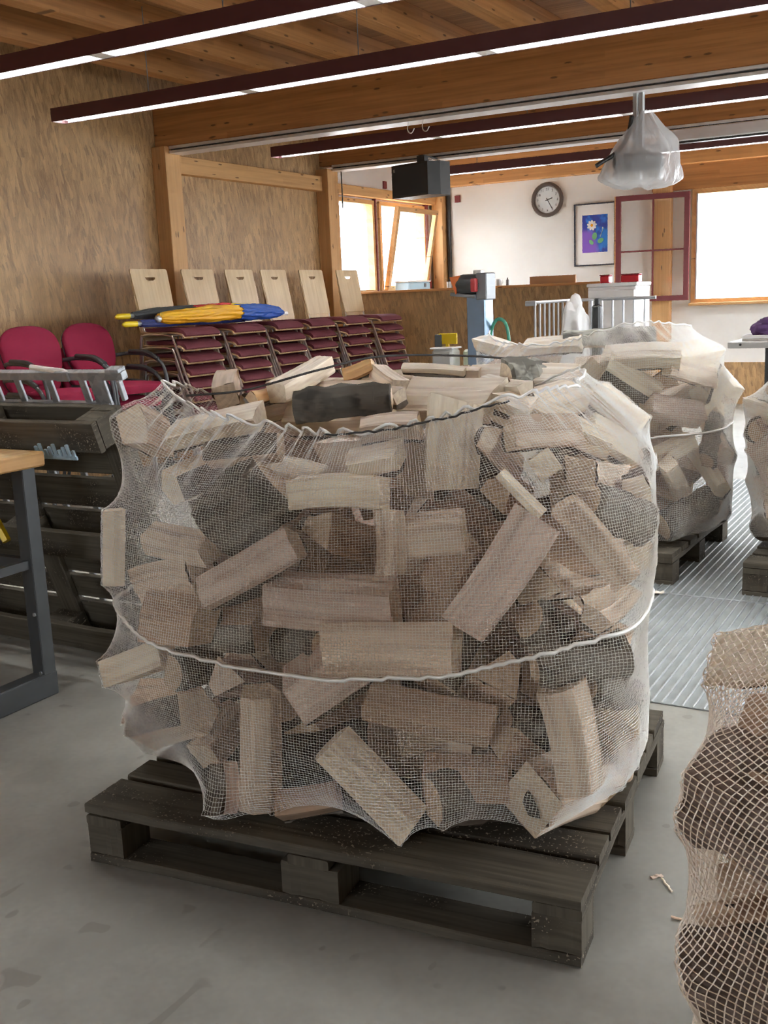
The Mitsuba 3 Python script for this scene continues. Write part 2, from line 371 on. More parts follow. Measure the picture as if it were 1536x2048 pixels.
# windows: frames, sashes, panes
def sheet_x(x, y0, y1, z0, z1):
    return trimesh.Trimesh([[x, y0, z0], [x, y1, z0], [x, y1, z1], [x, y0, z1]], [[0, 1, 2], [0, 2, 3]], process=False)
def sheet_y(y, x0, x1, z0, z1):
    return trimesh.Trimesh([[x0, y, z0], [x1, y, z0], [x1, y, z1], [x0, y, z1]], [[0, 1, 2], [0, 2, 3]], process=False)
k = thing('window_1', 'closed window in the left wall beside the second post', None, None, 'structure')
put('window_1__frame', frame_x(XL + .03, 9.76, 10.57, WZ0 - .02, WZ1 + .02, .045, .12), 'rail_wood')
put('window_1__pane', sheet_x(XL - .05, 9.80, 10.53, WZ0 + .02, WZ1 - .02), 'window_glass')
k = thing('window_2', 'left window tilted open at the top', None, None, 'structure')
put('window_2__frame', frame_x(XL + .03, 10.68, 11.82, WZ0 - .02, WZ1 + .02, .045, .12), 'rail_wood')
put('window_2__side_lining', bx(XL, XL + .045, 11.80, 11.86, WZ0 - .08, WZ1 + .14), 'window_red', label='dark red side lining')
put('window_2__mullion_lining', bx(XL, XL + .04, 10.575, 10.60, WZ0, WZ1 + .08), 'window_red', label='dark red edge')
sash = frame_x(0, 10.76, 11.76, 0, .94, .055, .05)
glass = sheet_x(-.025, 10.81, 11.71, .05, .89)
put('window_2__sash', xf(sash, ry=math.radians(11), t=(XL + .06, 0, WZ0 + .01)), 'rail_wood')
put('window_2__pane', xf(glass, ry=math.radians(11), t=(XL + .06, 0, WZ0 + .01)), 'window_glass')
k = thing('window_3', 'large bright window opening in the back wall with its casement swung inwards', None, None, 'structure')
put('window_3__frame', cat(frame_y(YB - .02, BW0 - .03, BW1 + .03, BZ0 - .03, BZ1 + .03, .05, .12)), 'rail_wood')
put('window_3__hinge_strip', bx(BW0 + .02, BW0 + .035, YB - .035, YB - .02, BZ0 + .02, BZ1 - .02), 'galvanised')
put('window_3__sill', bx(BW0 - .03, BW1 + .03, YB - .12, YB + .02, BZ0 - .05, BZ0 - .02, .004), 'rail_wood', label='light timber sill')
def leaf_mesh():
    fr = frame_y(0, 0, .80, 0, 1.16, .055, .05)
    mun = cat(bx(.40, .418, .012, .038, .055, 1.105), bx(.055, .745, .012, .038, .545, .563))
    return fr, mun, sheet_y(.025, .055, .745, .055, 1.105)
fr, mun, gl = leaf_mesh()
def hang(m): return xf(xf(m, t=(-.80, -.05, 0)), rz=math.radians(7), t=(-2.93, YB - .07, 1.155))
put('window_3__casement_frame', hang(fr), 'window_red', label='dark red casement frame folded back against the wall')
put('window_3__glazing_bars', hang(mun), 'window_red')
put('window_3__casement_pane', hang(gl), 'window_glass')
put('window_3__casement_edge', hang(bx(-.012, .0, .0, .045, .0, 1.16)), 'rail_wood', label='light timber edge of the casement')
for i, (a, b) in enumerate(((-1.05, .6), (.8, 2.4))):
    k = thing('window_%d' % (4 + i), None, None, None, 'structure')
    put(k + '__frame', frame_y(YB - .02, a - .03, b + .03, BZ0 - .03, BZ1 + .03, .05, .12), 'window_red')
for i, (a, b) in enumerate(((2.2, 4.6), (4.8, 7.2), (7.4, 9.8), (10.0, 11.9))):
    k = thing('window_%d' % (6 + i), None, None, None, 'structure')
    put(k + '__frame', frame_x(XR + .05, a, b, .9, 2.4, .05, .08), 'window_red')
# low strand board partition in front of the back wall
k = thing('partition', 'low partition of strand board in front of the white back wall', 'partition')
put(k + '__board', bx(XL, -3.27, 9.98, 10.04, 0, 1.36), 'osb')
put(k + '__cap', bx(XL, -3.25, 9.96, 10.06, 1.36, 1.385, .003), 'beam_light')

# ---------------------------------------------------------------- aluminium entrance mat let into the floor
k = thing('entrance_mat', 'large grey ribbed entrance mat with aluminium rails behind the front load', 'mat')
MX0, MX1, MY0, MY1, MYS = -2.6, 1.1, 3.17, 7.3, 4.40
put(k + '__carpet', bx(MX0, MX1, MY0, MY1, -.004, .004), 'mat_carpet')
rl = [mikit.ply(bx(-.0028, .0028, a, b, .003, .0080, .001), None) for a, b in ((MY0, MYS - .006), (MYS + .006, MY1))]
for i in range(int((MX1 - MX0) / .033)):
    for r in rl:
        put(k + '__rail', r, 'aluminium', tw=T4().translate([MX0 + .0165 + .033 * i, 0, 0]))
put(k + '__seam_strip', bx(MX0, MX1, MYS - .006, MYS + .006, .003, .007), 'aluminium')

# ---------------------------------------------------------------- strip lights
def lamp_line(y, zb, x0, n, label):
    k = thing('strip_light', label, 'light')
    L = 1.55
    x1 = x0 + L * n
    w = .055
    put(k + '__housing', cat(bx(x0 - .03, x1 + .03, y - w, y + w, zb + .075, zb + .085), bx(x0 - .03, x1 + .03, y - w - .006, y - w, zb, zb + .085),
                             bx(x0 - .03, x1 + .03, y + w, y + w + .006, zb, zb + .085), bx(x0 - .036, x0 - .03, y - w - .006, y + w + .006, zb, zb + .085),
                             bx(x1 + .03, x1 + .036, y - w - .006, y + w + .006, zb, zb + .085)), 'maroon_steel')
    put(k + '__reflector', bx(x0 - .025, x1 + .025, y - w + .002, y + w - .002, zb + .070, zb + .074), 'louvre_white')
    tb = trimesh.creation.cylinder(.013, L - .09, sections=8)
    tb.apply_transform(trimesh.transformations.rotation_matrix(math.pi / 2, [0, 1, 0]))
    td = mikit.ply(tb, None, smooth=True)
    lam = []
    for i in range(n):
        xc = x0 + L * (i + .5)
        kk = put(k + '__tube', {**td, 'emitter': {'type': 'area', 'radiance': {'type': 'rgb', 'value': [LAMP * .96, LAMP, LAMP * .99]}}}, 'louvre_white', tw=T4().translate([xc, y, zb + .05]))
        for j in range(44):
            lam.append(bx(xc - .71 + j * .0325, xc - .71 + j * .0325 + .0015, y - w + .001, y + w - .001, zb + .001, zb + .022))
        lam.append(bx(xc + L / 2 - .045, xc + L / 2 + .045, y - w + .001, y + w - .001, zb + .002, zb + .010))
    put(k + '__louvre', cat(*lam), 'louvre_white', kind='stuff')
    put(k + '__side_reflector', cat(bx(x0, x1, y - w, y - w + .003, zb + .002, zb + .07), bx(x0, x1, y + w - .003, y + w, zb + .002, zb + .07)), 'louvre_white')
    for i in range(n):
        put(k + '__hanger', tube([(x0 + L * (i + .5), y, zb + .08), (x0 + L * (i + .5), y, ZC - .05)], .003, 6), 'grey_steel')
lamp_line(2.20, 2.55, -5.5, 6, 'strip light above the front load')
lamp_line(4.20, 2.55, -5.5, 6, 'strip light cut off by the top edge of the picture')
lamp_line(5.42, 2.55, -5.5, 6, 'long strip light hanging in front of the large near beam')
lamp_line(7.93, 2.55, -5.5, 6, 'strip light hanging between the large beam and the second beam')
lamp_line(10.40, 2.55, -5.5, 6, 'farthest strip light, in front of the white back wall')

# ---------------------------------------------------------------- things on and near the back wall
k = thing('wall_clock', 'round wall clock with a dark rim and a pale face', 'clock')
def on_back(m, x, z, y=YB): return xf(m, rx=math.pi / 2, t=(x, y, z))
prof = [(.150, .0), (.195, .0), (.198, .022), (.185, .042), (.165, .042), (.150, .018), (.150, .0)]
put(k + '__rim', on_back(lathe(prof, 48), -4.60, 2.36), 'clock_frame', smooth=40)
put(k + '__face', on_back(lathe([(0, .004), (.155, .004), (.155, .012), (0, .012)], 48), -4.60, 2.36), 'clock_face')
nums = []
for h in range(1, 13):
    a = math.radians(90 - 30 * h)
    t = meshkit.text_mesh(str(h), .026, .002)
    t.apply_translation([-t.bounds[:, 0].mean(), -t.bounds[:, 1].mean(), .012])
    t.apply_translation([.122 * math.cos(a), .122 * math.sin(a), 0])
    nums.append(t)
put(k + '__numerals', on_back(cat(*nums), -4.60, 2.36), 'ink')
def hand(ang, L, w):
    m = bx(-w / 2, w / 2, -.025, L, .014, .016)
    return xf(m, rz=-math.radians(ang))
put(k + '__hour_hand', on_back(hand(72, .065, .010), -4.60, 2.36), 'ink')
put(k + '__minute_hand', on_back(hand(150, .115, .008), -4.60, 2.36), 'ink')

k = thing('framed_picture', 'framed picture of a white daisy on a blue and violet ground with green leaves', 'picture')
PX0, PX1, PZ0, PZ1 = -4.27, -3.78, 1.58, 2.28
put(k + '__frame', frame_y(YB - .03, PX0, PX1, PZ0, PZ1, .014, .03), 'picture_frame')
put(k + '__mount', bx(PX0 + .012, PX1 - .012, YB - .012, YB - .008, PZ0 + .012, PZ1 - .012), 'paper_white')
cx, cz = (PX0 + PX1) / 2, 1.94
def paint_fn(p, n, uv):
    a, b = (p.x - cx) / .15, (p.z - cz) / .21
    q = fbm(a * 2.2 + 3.0, b * 2.2, 1.0, 3)
    c = mix((0.03, 0.045, 0.30), (0.03, 0.20, 0.62), sstep(0.35, 0.65, q + 0.15 * a))
    c = mix(c, (0.22, 0.10, 0.52), sstep(0.15, -0.25, a + 0.35 * b + 0.5 * (q - 0.5)) * sstep(0.35, 0.0, b))
    return c
procm('painting', paint_fn, rough=0.5)
put(k + '__painting', bx(cx - .15, cx + .15, YB - .015, YB - .011, cz - .21, cz + .21), 'painting')
def flatpoly(poly, y): return on_back(extr(poly, .002), 0, 0, y)
fx, fz = cx - .035, cz + .095
pet = []
for i in range(9):
    e = affinity.scale(Polygon([(math.cos(t) * .5 + .5, math.sin(t) * .5) for t in np.linspace(0, 6.283, 14)[:-1]]), .060, .030, origin=(0, 0))
    e = affinity.translate(affinity.rotate(e, 40 * i + 8, origin=(0, 0)), fx, fz)
    put(k + '__petal', flatpoly(e, YB - .0155 - .0004 * (i % 3)), 'paper_white')
put(k + '__flower_centre', flatpoly(Polygon([(fx + .016 * math.cos(t), fz + .018 * math.sin(t)) for t in np.linspace(0, 6.283, 16)[:-1]]), YB - .0185), 'nylon_orange')
for (lx, lz, s, r) in ((cx + .01, cz - .07, .065, 80), (cx + .055, cz - .10, .06, 30), (cx + .0, cz - .12, .05, 130)):
    e = affinity.scale(Polygon([(math.cos(t) * .5 + .5, math.sin(t) * .5) for t in np.linspace(0, 6.283, 16)[:-1]]), s * 1.3, s * .85, origin=(0, 0))
    put(k + '__painted_leaf', flatpoly(affinity.translate(affinity.rotate(e, r, origin=(0, 0)), lx - .02, lz), YB - .0158), 'leaf_green')
put(k + '__bud', flatpoly(affinity.translate(affinity.scale(Polygon([(0, 0), (.5, .4), (0, 1), (-.5, .4)]), .02, .03, origin=(0, 0)), cx + .095, cz + .045), YB - .0158), 'paper_white')
put(k + '__stem', on_back(extr(Polygon([(cx + .06, cz - .04), (cx + .066, cz - .04), (cx + .098, cz + .05), (cx + .093, cz + .05)]), .0015), 0, 0, YB - .0156), 'pale_green')

single('wall_plate', bx(-5.80, -5.73, YB - .02, YB, 2.42, 2.50, .003), 'dark_red_plate', 'small dark red square plate on the white back wall near the corner post', 'plate')
single('wall_plate', bx(XL, XL + .02, 10.83, 10.90, 2.53, 2.61, .003), 'dark_red_plate', 'small dark red square plate on the white panel over the left windows', 'plate')
single('wall_plate', bx(XL, XL + .03, 11.86, 11.93, 1.40, 1.50, .003), 'dark_red_plate', 'small dark red plate low beside the far corner post', 'plate')

k = thing('loudspeaker', 'black loudspeaker hanging under the second beam', 'loudspeaker')
sp = extr(Polygon([(-.27, -.15), (.17, -.15), (.25, -.08), (.25, .08), (.17, .15), (-.27, .15)]), .30)
R_sp = lambda m: xf(m, rz=math.radians(-14), t=(-4.76, 9.22, 2.235))
put(k + '__cabinet', R_sp(man(m3.Manifold.hull_points(np.array([(x, y, z) for z in (0, .30) for x, y in ((-.27, -.13), (.20, -.15), (.26, -.04), (.26, .10), (.2, .15), (-.25, .12))], np.float32)))), 'black_plastic')
put(k + '__grille', R_sp(bx(-.255, .19, -.150, -.135, .015, .285, .004)), 'black_fabric')
put(k + '__badge', R_sp(bx(-.225, -.213, -.154, -.149, .235, .262)), 'galvanised')
put(k + '__bracket', cat(bx(-4.80, -4.72, 9.20, 9.28, 2.53, 2.61), bx(-4.78, -4.74, 9.2, 9.6, 2.60, 2.615)), 'black_steel')

# projector in a plastic bag under the near beam
k = thing('projector', 'projector wrapped in a clear plastic bag, hanging from a pole under the near beam', 'projector')
JX, JY = -2.07, 7.10
put(k + '__pole', cat(bx(JX - .035, JX - .004, JY - .02, JY + .02, 2.20, 2.56, .004), bx(JX + .004, JX + .035, JY - .02, JY + .02, 2.20, 2.56, .004)), 'galvanised')
put(k + '__mount', cat(bx(JX - .06, JX + .07, JY - .06, JY + .06, 2.175, 2.20, .004), bx(JX - .09, JX + .09, JY - .05, JY + .05, 2.165, 2.18, .003)), 'white_plastic')
put(k + '__body', xf(bx(-.16, .16, -.13, .13, 0, .10, .02), rz=.25, t=(JX, JY, 2.055)), 'grey_steel')
put(k + '__lower_body', xf(bx(-.155, .155, -.125, .125, 0, .055, .015), rz=.25, t=(JX, JY, 2.0)), 'white_plastic')
def bag_mesh(cx, cy, zc, a, b, top, bottom, seed):
    th, ph = np.meshgrid(np.linspace(0, 2 * np.pi, 72, endpoint=False), np.linspace(0, 1, 30))
    prof_r = np.interp(ph, [0, .08, .2, .4, .55, .68, .84, 1], [.45, .86, 1.0, 1.03, 1.0, .84, .50, .20])
    z = bottom + (top - bottom) * np.interp(ph, [0, .08, .2, .4, 1], [0, .015, .07, .25, 1])
    sq = (np.abs(np.cos(th)) ** 3 + np.abs(np.sin(th)) ** 3) ** (-1 / 3)
    P = np.stack([np.cos(th) * sq * a * prof_r, np.sin(th) * sq * b * prof_r, z], -1)
    fold = meshkit.fbm(np.stack([np.cos(th) * 3.2, np.sin(th) * 3.2, z * 4.0], -1), 3, seed) - .5
    cr = np.abs(np.sin(th * 9 + 5 * fold + 4 * ph)) * (.12 + .5 * (ph > .5) * (ph - .5)) * prof_r
    k_ = 1 + .62 * fold - .20 * cr
    P[..., 0] = cx + P[..., 0] * k_; P[..., 1] = cy + P[..., 1] * k_
    P[..., 2] += .07 * fold + .06 * np.cos(th + .6) * (ph > .55) * (ph - .55)
    n_, m_ = P.shape[:2]
    F = []
    for i in range(n_ - 1):
        for j in range(m_):
            a_, b_, c_, d_ = i * m_ + j, i * m_ + (j + 1) % m_, (i + 1) * m_ + (j + 1) % m_, (i + 1) * m_ + j
            F += [(a_, b_, c_), (a_, c_, d_)]
    return trimesh.Trimesh(P.reshape(-1, 3), F, process=False)
put(k + '__plastic_bag', bag_mesh(JX + .03, JY, 2.1, .235, .19, 2.40, 1.955, 5), 'film', smooth=True)
put(k + '__cable', tube(smooth_path([(JX - .03, JY - .05, 2.40), (JX - .05, JY - .07, 2.28), (JX - .10, JY - .12, 2.18), (JX - .17, JY - .2, 2.12), (JX - .21, JY - .23, 2.09)], 30), .014, 8), 'black_plastic', smooth=True)

k = thing('screen_case', 'long white roller screen case under the ceiling at the right', 'projection screen')
put(k + '__case', bx(-2.55, .4, 9.30, 9.42, 2.50, 2.60, .008), 'white_enamel')
put(k + '__slot', bx(-2.50, .35, 9.32, 9.40, 2.485, 2.50), 'black_plastic')
for i, x in enumerate((-3.72, -3.60)):
    pth = [(x, 7.03, 2.55), (x - .01, 7.02, 2.50), (x + .01, 7.0, 2.465), (x + .035, 7.0, 2.46), (x + .05, 7.01, 2.49)]
    single('wire_hook', tube(smooth_path(pth, 20), .004, 6), 'white_plastic', ('left' if i == 0 else 'right') + ' one of two small white hooks under the rail of the near beam', 'hook')
single('hanging_cord', tube([(-5.9, 9.62, 2.60), (-5.9, 9.62, 2.24)], .006, 6), 'black_steel', 'thin dark rod hanging in front of the closed left window', 'rod')

# ---------------------------------------------------------------- pallets
def board(L, W, H, rng, axis='x', b=.003):
    """a slightly worn board centred on the origin with along-grain uv"""
    nx = 7
    xs = np.linspace(-L / 2, L / 2, nx)
    prof = np.array([(-W / 2 + b, -H / 2), (W / 2 - b, -H / 2), (W / 2, -H / 2 + b), (W / 2, H / 2 - b), (W / 2 - b, H / 2), (-W / 2 + b, H / 2), (-W / 2, H / 2 - b), (-W / 2, -H / 2 + b)])
    V, F, UV = [], [], []
    per = np.r_[0, np.cumsum(np.linalg.norm(np.roll(prof, -1, 0) - prof, axis=1))]
    ou, ov = rng.uniform(0, 20, 2)
    bow = rng.normal(0, .0015, (nx, 2))
    for e in range(8):
        p, q = prof[e], prof[(e + 1) % 8]
        base = len(V)
        for i, x in enumerate(xs):
            for c, pp in ((0, p), (1, q)):
                V.append((x, pp[0] + bow[i, 0], pp[1] + bow[i, 1])); UV.append((x + ou, per[e + c] + ov))
        for i in range(nx - 1):
            a = base + 2 * i
            F += [(a, a + 2, a + 3), (a, a + 3, a + 1)]
    for s, i in ((-1, 0), (1, nx - 1)):
        base = len(V)
        for pp in prof:
            V.append((xs[i], pp[0] + bow[i, 0], pp[1] + bow[i, 1])); UV.append((ou + pp[1] * .3, ov + pp[0]))
        for c in range(1, 7):
            F.append((base, base + c, base + c + 1) if s < 0 else (base, base + c + 1, base + c))
    V = np.array(V, float)
    F = np.array(F)[:, ::-1]
    if axis == 'y':
        V = np.stack([-V[:, 1], V[:, 0], V[:, 2]], 1)
    if axis == 'z':
        V = np.stack([V[:, 1], V[:, 2], V[:, 0]], 1)
    return V, F, np.array(UV)
def put_board(key, geo, M, mat):
    V, F, UV = geo
    V = V @ M[:3, :3].T + M[:3, 3]
    put(key, trimesh.Trimesh(V, F, process=False), mat, uv=UV)
def pallet(label, M, seed, mat='pallet_wood', Ly=1.0):
    rng = np.random.default_rng(seed)
    k = thing('pallet', label, 'pallet')
    L = 1.2
    h = .0235
    def tr(x, y, z): 
        t = np.eye(4); t[:3, 3] = (x, y, z)
        return M @ t
    ys = (.055, Ly / 2, Ly - .055)
    for y in ys:
        put_board(k + '__bottom_board', board(L, .11, h, rng), tr(L / 2, y, h / 2), mat)
    for y in ys:
        for x in (.05, L / 2, L - .05):
            put_board(k + '__block', board(.10 if x != L / 2 else .14, .105, .078, rng), tr(x, y, h + .039), mat)
    for x in (.05, L / 2, L - .05):
        put_board(k + '__stringer', board(Ly, .10, h, rng, 'y'), tr(x, Ly / 2, h + .078 + h / 2), mat)
    n = 7
    ws = [.145, .098, .12, .145, .12, .098, .145]
    gap = (Ly - sum(ws)) / (n - 1)
    y = 0
    for w in ws:
        put_board(k + '__deck_board', board(L + rng.normal(0, .004), w, h, rng), tr(L / 2, y + w / 2, 2 * h + .078 + h / 2 + .0005), mat)
        y += w + gap
    return k
def place(x, y, yaw, z=0):
    M = np.eye(4); M[:3, :3] = rotz(yaw); M[:3, 3] = (x, y, z)
    return M
PM = place(-1.8111, 1.6471, .104)
pallet('weathered wooden pallet carrying the big netted load of firewood in the middle', PM, 1)
pallet('wooden pallet under the second netted load, behind the front load on its right', place(-2.355, 4.575, -.03), 2)
pallet('wooden pallet under the netted load at the right edge behind the aisle', place(-.848, 4.50, -.03), 3)
pallet('wooden pallet under the load in the lower right corner', place(-.27, .86, 0), 4)
# pallet leaning towards the camera against the workbench, its underside facing the camera
th = math.radians(19)
LM = np.eye(4)
LM[:3, 0] = (1, 0, 0); LM[:3, 1] = (0, -math.sin(th), math.cos(th)); LM[:3, 2] = (0, math.cos(th), math.sin(th))
LM[:3, 3] = (-3.73, 2.82, 0.0)
pallet('old dark pallet standing on edge and leaning against the workbench at the left', LM, 5, 'pallet_wood')
LM2 = LM.copy(); LM2[:3, 3] = (-4.85, 2.95, .0)

# steel frame leaning behind that pallet
k = thing('steel_frame', 'galvanised steel frame of rails and slanting bars leaning behind the old dark pallet', 'frame')
def lean(x, s, d): return np.array([x, 2.995 - s * math.sin(th) + d * math.cos(th), s * math.cos(th) + d * math.sin(th)])
def lbar(x0, x1, s0, s1, d0, d1):
    M = np.eye(4); M[:3, 0] = (1, 0, 0); M[:3, 1] = (0, -math.sin(th), math.cos(th)); M[:3, 2] = (0, math.cos(th), math.sin(th)); M[:3, 3] = (0, 2.995, 0)
    m = bx(x0, x1, s0, s1, d0, d1, .002); m.apply_transform(M); return m
put(k + '__top_rail', lbar(-4.2, -2.50, 1.135, 1.165, .0, .03), 'galvanised_old')
put(k + '__end_hook', cat(lbar(-2.515, -2.50, 1.07, 1.14, -.02, .0), lbar(-2.56, -2.50, 1.165, 1.178, -.01, .03)), 'galvanised_old')
put(k + '__lower_rail', lbar(-4.2, -2.60, 1.035, 1.05, .0, .025), 'galvanised_old')
for i, x in enumerate((-3.35, -3.14, -3.02, -2.86, -2.70, -2.63)):
    w = .07 if i == 5 else .028
    put(k + '__bar', lbar(x - w / 2, x + w / 2, .02, 1.135, .006, .018), 'galvanised_old')
put(k + '__handle', tube([lean(-2.90, 1.19, -.01), lean(-2.77, 1.165, .01), lean(-2.745, 1.15, .01)], .010, 8), 'white_enamel')
put(k + '__clamp', lbar(-2.80, -2.74, 1.135, 1.17, -.01, .0), 'galvanised_old')
single('film_scrap', xf(cat(*[bx(x, x + .012, -.004, .004, 0, .04 + .012 * math.sin(i * 2.1), .001) for i, x in enumerate(np.linspace(-.085, .085, 9))], bx(-.09, .10, -.003, .003, -.006, .008)), t=(-2.72, 2.505, .825), rx=.33),
       'light_blue', 'scrap of shiny bluish plastic strip on the old dark pallet', 'plastic scrap')

# workbench
k = thing('workbench', 'workbench with a timber top and black steel legs, cut off by the left edge', 'workbench')
put(k + '__top', bx(-4.1, -2.715, 1.65, 2.455, .805, .855, .006), 'rail_wood', label='thick timber top')
for x, y in ((-2.78, 2.41), (-3.95, 2.41), (-3.95, 1.72)):
    put(k + '__leg', bx(x - .028, x + .028, y - .028, y + .028, .0, .805, .003), 'black_steel')
put(k + '__foot', cat(bx(-2.81, -2.75, 1.68, 2.44, 0, .085, .004)), 'black_steel')
put(k + '__cross_bar', cat(bx(-3.95, -2.78, 2.39, 2.42, .45, .49), bx(-2.79, -2.765, 1.7, 2.41, .46, .49)), 'black_steel')
put(k + '__brace', tube([(-3.02, 2.38, .80), (-2.86, 2.38, .55)], .016, 6), 'yellow_paint')
for z in (.05, .09, .30):
    put(k + '__bolt', xf(trimesh.creation.cylinder(.007, .006, sections=8), rx=math.pi / 2, t=(-2.765, 2.381, z)), 'galvanised')

# ---------------------------------------------------------------- stacked wooden chairs along the strand board wall
def strip(profile, w0, w1, t):
    """a bent sheet: profile in x,z, width in y from w0 (first) to w1 (last), thickness t"""
    P = np.asarray(profile, float); n_ = len(P)
    Tn = np.gradient(P, axis=0); Tn /= np.linalg.norm(Tn, axis=1, keepdims=True)
    Nn = np.stack([-Tn[:, 1], Tn[:, 0]], 1)
    W = np.linspace(w0, w1, n_)
    V = []
    for i in range(n_):
        for s in (1, -1):
            q = P[i] + Nn[i] * t / 2 * s
            for y in (-W[i] / 2, W[i] / 2): V.append((q[0], y, q[1]))
    F = []
    for i in range(n_ - 1):
        a, b = 4 * i, 4 * i + 4
        for (p, q) in ((0, 1), (1, 3), (3, 2), (2, 0)):
            F += [(a + p, b + p, b + q), (a + p, b + q, a + q)]
    e = 4 * (n_ - 1)
    F += [(0, 1, 3), (0, 3, 2), (e, e + 3, e + 1), (e, e + 2, e + 3)]
    m = trimesh.Trimesh(V, F, process=False); m.fix_normals(); return m
seat_p = [(-.215, .475), (-.19, .458), (-.12, .452), (0, .450), (.11, .452), (.165, .447), (.200, .436), (.216, .422), (.222, .412)]
seat_d = mikit.ply(strip(seat_p, .40, .42, .011), None, smooth=35)
cush_p = [(-.19, .474), (-.12, .472), (0, .472), (.11, .474), (.165, .468), (.203, .454), (.220, .438), (.227, .424)]
cush_d = mikit.ply(strip(cush_p, .36, .385, .026), None, smooth=35)
bp = Polygon([(-.185, 0), (.185, 0), (.20, .40), (.19, .415), (-.19, .415), (-.20, .40)])
slot = Polygon([(-.055, .352), (.055, .352), (.05, .338), (.03, .327), (-.03, .327), (-.05, .338)])
bk = extr(bp.difference(slot), .009)
Mb = np.eye(4); Mb[:3, 0] = (0, 1, 0); Mb[:3, 1] = (-math.sin(math.radians(11)), 0, math.cos(math.radians(11))); Mb[:3, 2] = np.cross(Mb[:3, 0], Mb[:3, 1]); Mb[:3, 3] = (-.20, 0, .52)
bk.apply_transform(Mb)
back_d = mikit.ply(bk, None)
def leg_tube(s):
    y = .222 * s
    p = smooth_path([(.285, y, .0), (.20, y, .22), (.135, y, .405), (.105, y * .99, .43), (.0, y * .97, .438), (-.12, y * .97, .438), (-.165, y * .98, .43), (-.19, y, .39), (-.235, y, .0)], 60)
    q = smooth_path([(-.13, y * .9, .435), (-.185, y * .8, .47), (-.212, y * .78, .55), (-.232, y * .78, .66)], 18)
    return cat(tube(p, .011, 8), tube(q, .010, 8))
leg_d = [mikit.ply(leg_tube(s), None, smooth=60) for s in (-1, 1)]
rung_d = mikit.ply(tube([(.11, -.21, .432), (.11, .21, .432)], .009, 8), None, smooth=60)
ORD = ['topmost', 'second', 'third', 'fourth', 'fifth', 'sixth', 'seventh', 'lowest']
STK = ['first', 'second', 'third', 'fourth', 'fifth', 'sixth']
SX, NCH, PITCH = -5.345, 8, .0955
stack_y = [6.26, 6.86, 7.41, 7.91, 8.52, 9.17]
rngc = np.random.default_rng(11)
for si, sy in enumerate(stack_y):
    for c in range(NCH):
        k = thing('stacking_chair', '%s maroon padded plywood chair in the %s stack from the red armchairs' % (ORD[c] + ('' if c in (0, 7) else ' highest'), STK[si]), 'chair', 'stacked plywood chairs')
        tw = T4().translate([SX + .012 * c + rngc.normal(0, .002), sy + rngc.normal(0, .004), PITCH * (NCH - 1 - c)]).rotate([0, 0, 1], float(rngc.normal(0, .8)) - (3 if si == 0 else 0))
        put(k + '__seat', seat_d, 'beech_ply', tw=tw)
        put(k + '__cushion', cush_d, 'maroon_cloth', tw=tw)
        put(k + '__backrest', back_d, 'beech_ply', tw=tw)
        for d in leg_d: put(k + '__leg_frame', d, 'chrome', tw=tw)
        put(k + '__stretcher', rung_d, 'chrome', tw=tw)

# folded parasols lying on the seats
def pleated(p0, p1, prof, nf, seed, sag=0.0, n=28):
    p0, p1 = np.array(p0, float), np.array(p1, float)
    d = p1 - p0; L = np.linalg.norm(d); d /= L
    u = np.cross(d, [0, 0, 1.0]); u /= np.linalg.norm(u); w = np.cross(u, d)
    t = np.linspace(0, 1, n); a = np.linspace(0, 2 * np.pi, 48, endpoint=False)
    r = np.interp(t, [q[0] for q in prof], [q[1] for q in prof])
    Tt, Aa = np.meshgrid(t, a, indexing='ij')
    f = meshkit.fbm(np.stack([Tt * 5, np.cos(Aa) * 2, np.sin(Aa) * 2], -1), 3, seed) - .5
    R = r[:, None] * (1 + .20 * np.abs(np.sin(Aa * nf / 2 + 3 * Tt + 4 * f)) - .1 + .45 * f)
    P = p0 + d * (Tt[..., None] * L) + (np.cos(Aa) * R)[..., None] * u + (np.sin(Aa) * R * .8)[..., None] * w
    P[..., 2] -= sag * 4 * Tt * (1 - Tt)
    m_ = len(a); F = []
    for i in range(n - 1):
        for j in range(m_):
            A_, B_, C_, D_ = i * m_ + j, i * m_ + (j + 1) % m_, (i + 1) * m_ + (j + 1) % m_, (i + 1) * m_ + j
            F += [(A_, B_, C_), (A_, C_, D_)]
    V = np.vstack([P.reshape(-1, 3), P[0].mean(0)[None], P[-1].mean(0)[None]])
    q = n * m_
    for j in range(m_):
        F += [(q, (j + 1) % m_, j), (q + 1, (n - 1) * m_ + j, (n - 1) * m_ + (j + 1) % m_)]
    return trimesh.Trimesh(V, F, process=False)
ux = -5.25
k = thing('parasol', 'folded parasol with an orange and a blue end, lying in front on the chair stacks', 'parasol')
put(k + '__orange_canopy', pleated((ux, 5.95, 1.232), (ux + .01, 6.86, 1.250), [(0, .04), (.1, .058), (.8, .078), (1, .066)], 10, 1), 'nylon_orange', smooth=True)
put(k + '__blue_canopy', pleated((ux + .01, 6.84, 1.250), (ux, 7.50, 1.225), [(0, .066), (.5, .078), (.85, .055), (1, .02)], 9, 2), 'nylon_blue', smooth=True)
put(k + '__knob', xf(trimesh.creation.icosphere(2, .027), t=(ux, 5.93, 1.225)), 'galvanised', smooth=True)
put(k + '__tip', tube([(ux, 7.48, 1.215), (ux, 7.56, 1.215)], [.014, .017], 10), 'white_plastic')
k = thing('parasol', 'folded navy parasol with a yellow tip, under the orange one', 'parasol')
put(k + '__canopy', pleated((ux - .04, 5.78, 1.20), (ux - .05, 7.0, 1.20), [(0, .03), (.2, .04), (1, .04)], 10, 3), 'nylon_navy', smooth=True)
put(k + '__ferrule', tube([(ux - .04, 5.74, 1.20), (ux - .04, 5.80, 1.20)], .018, 10), 'galvanised')
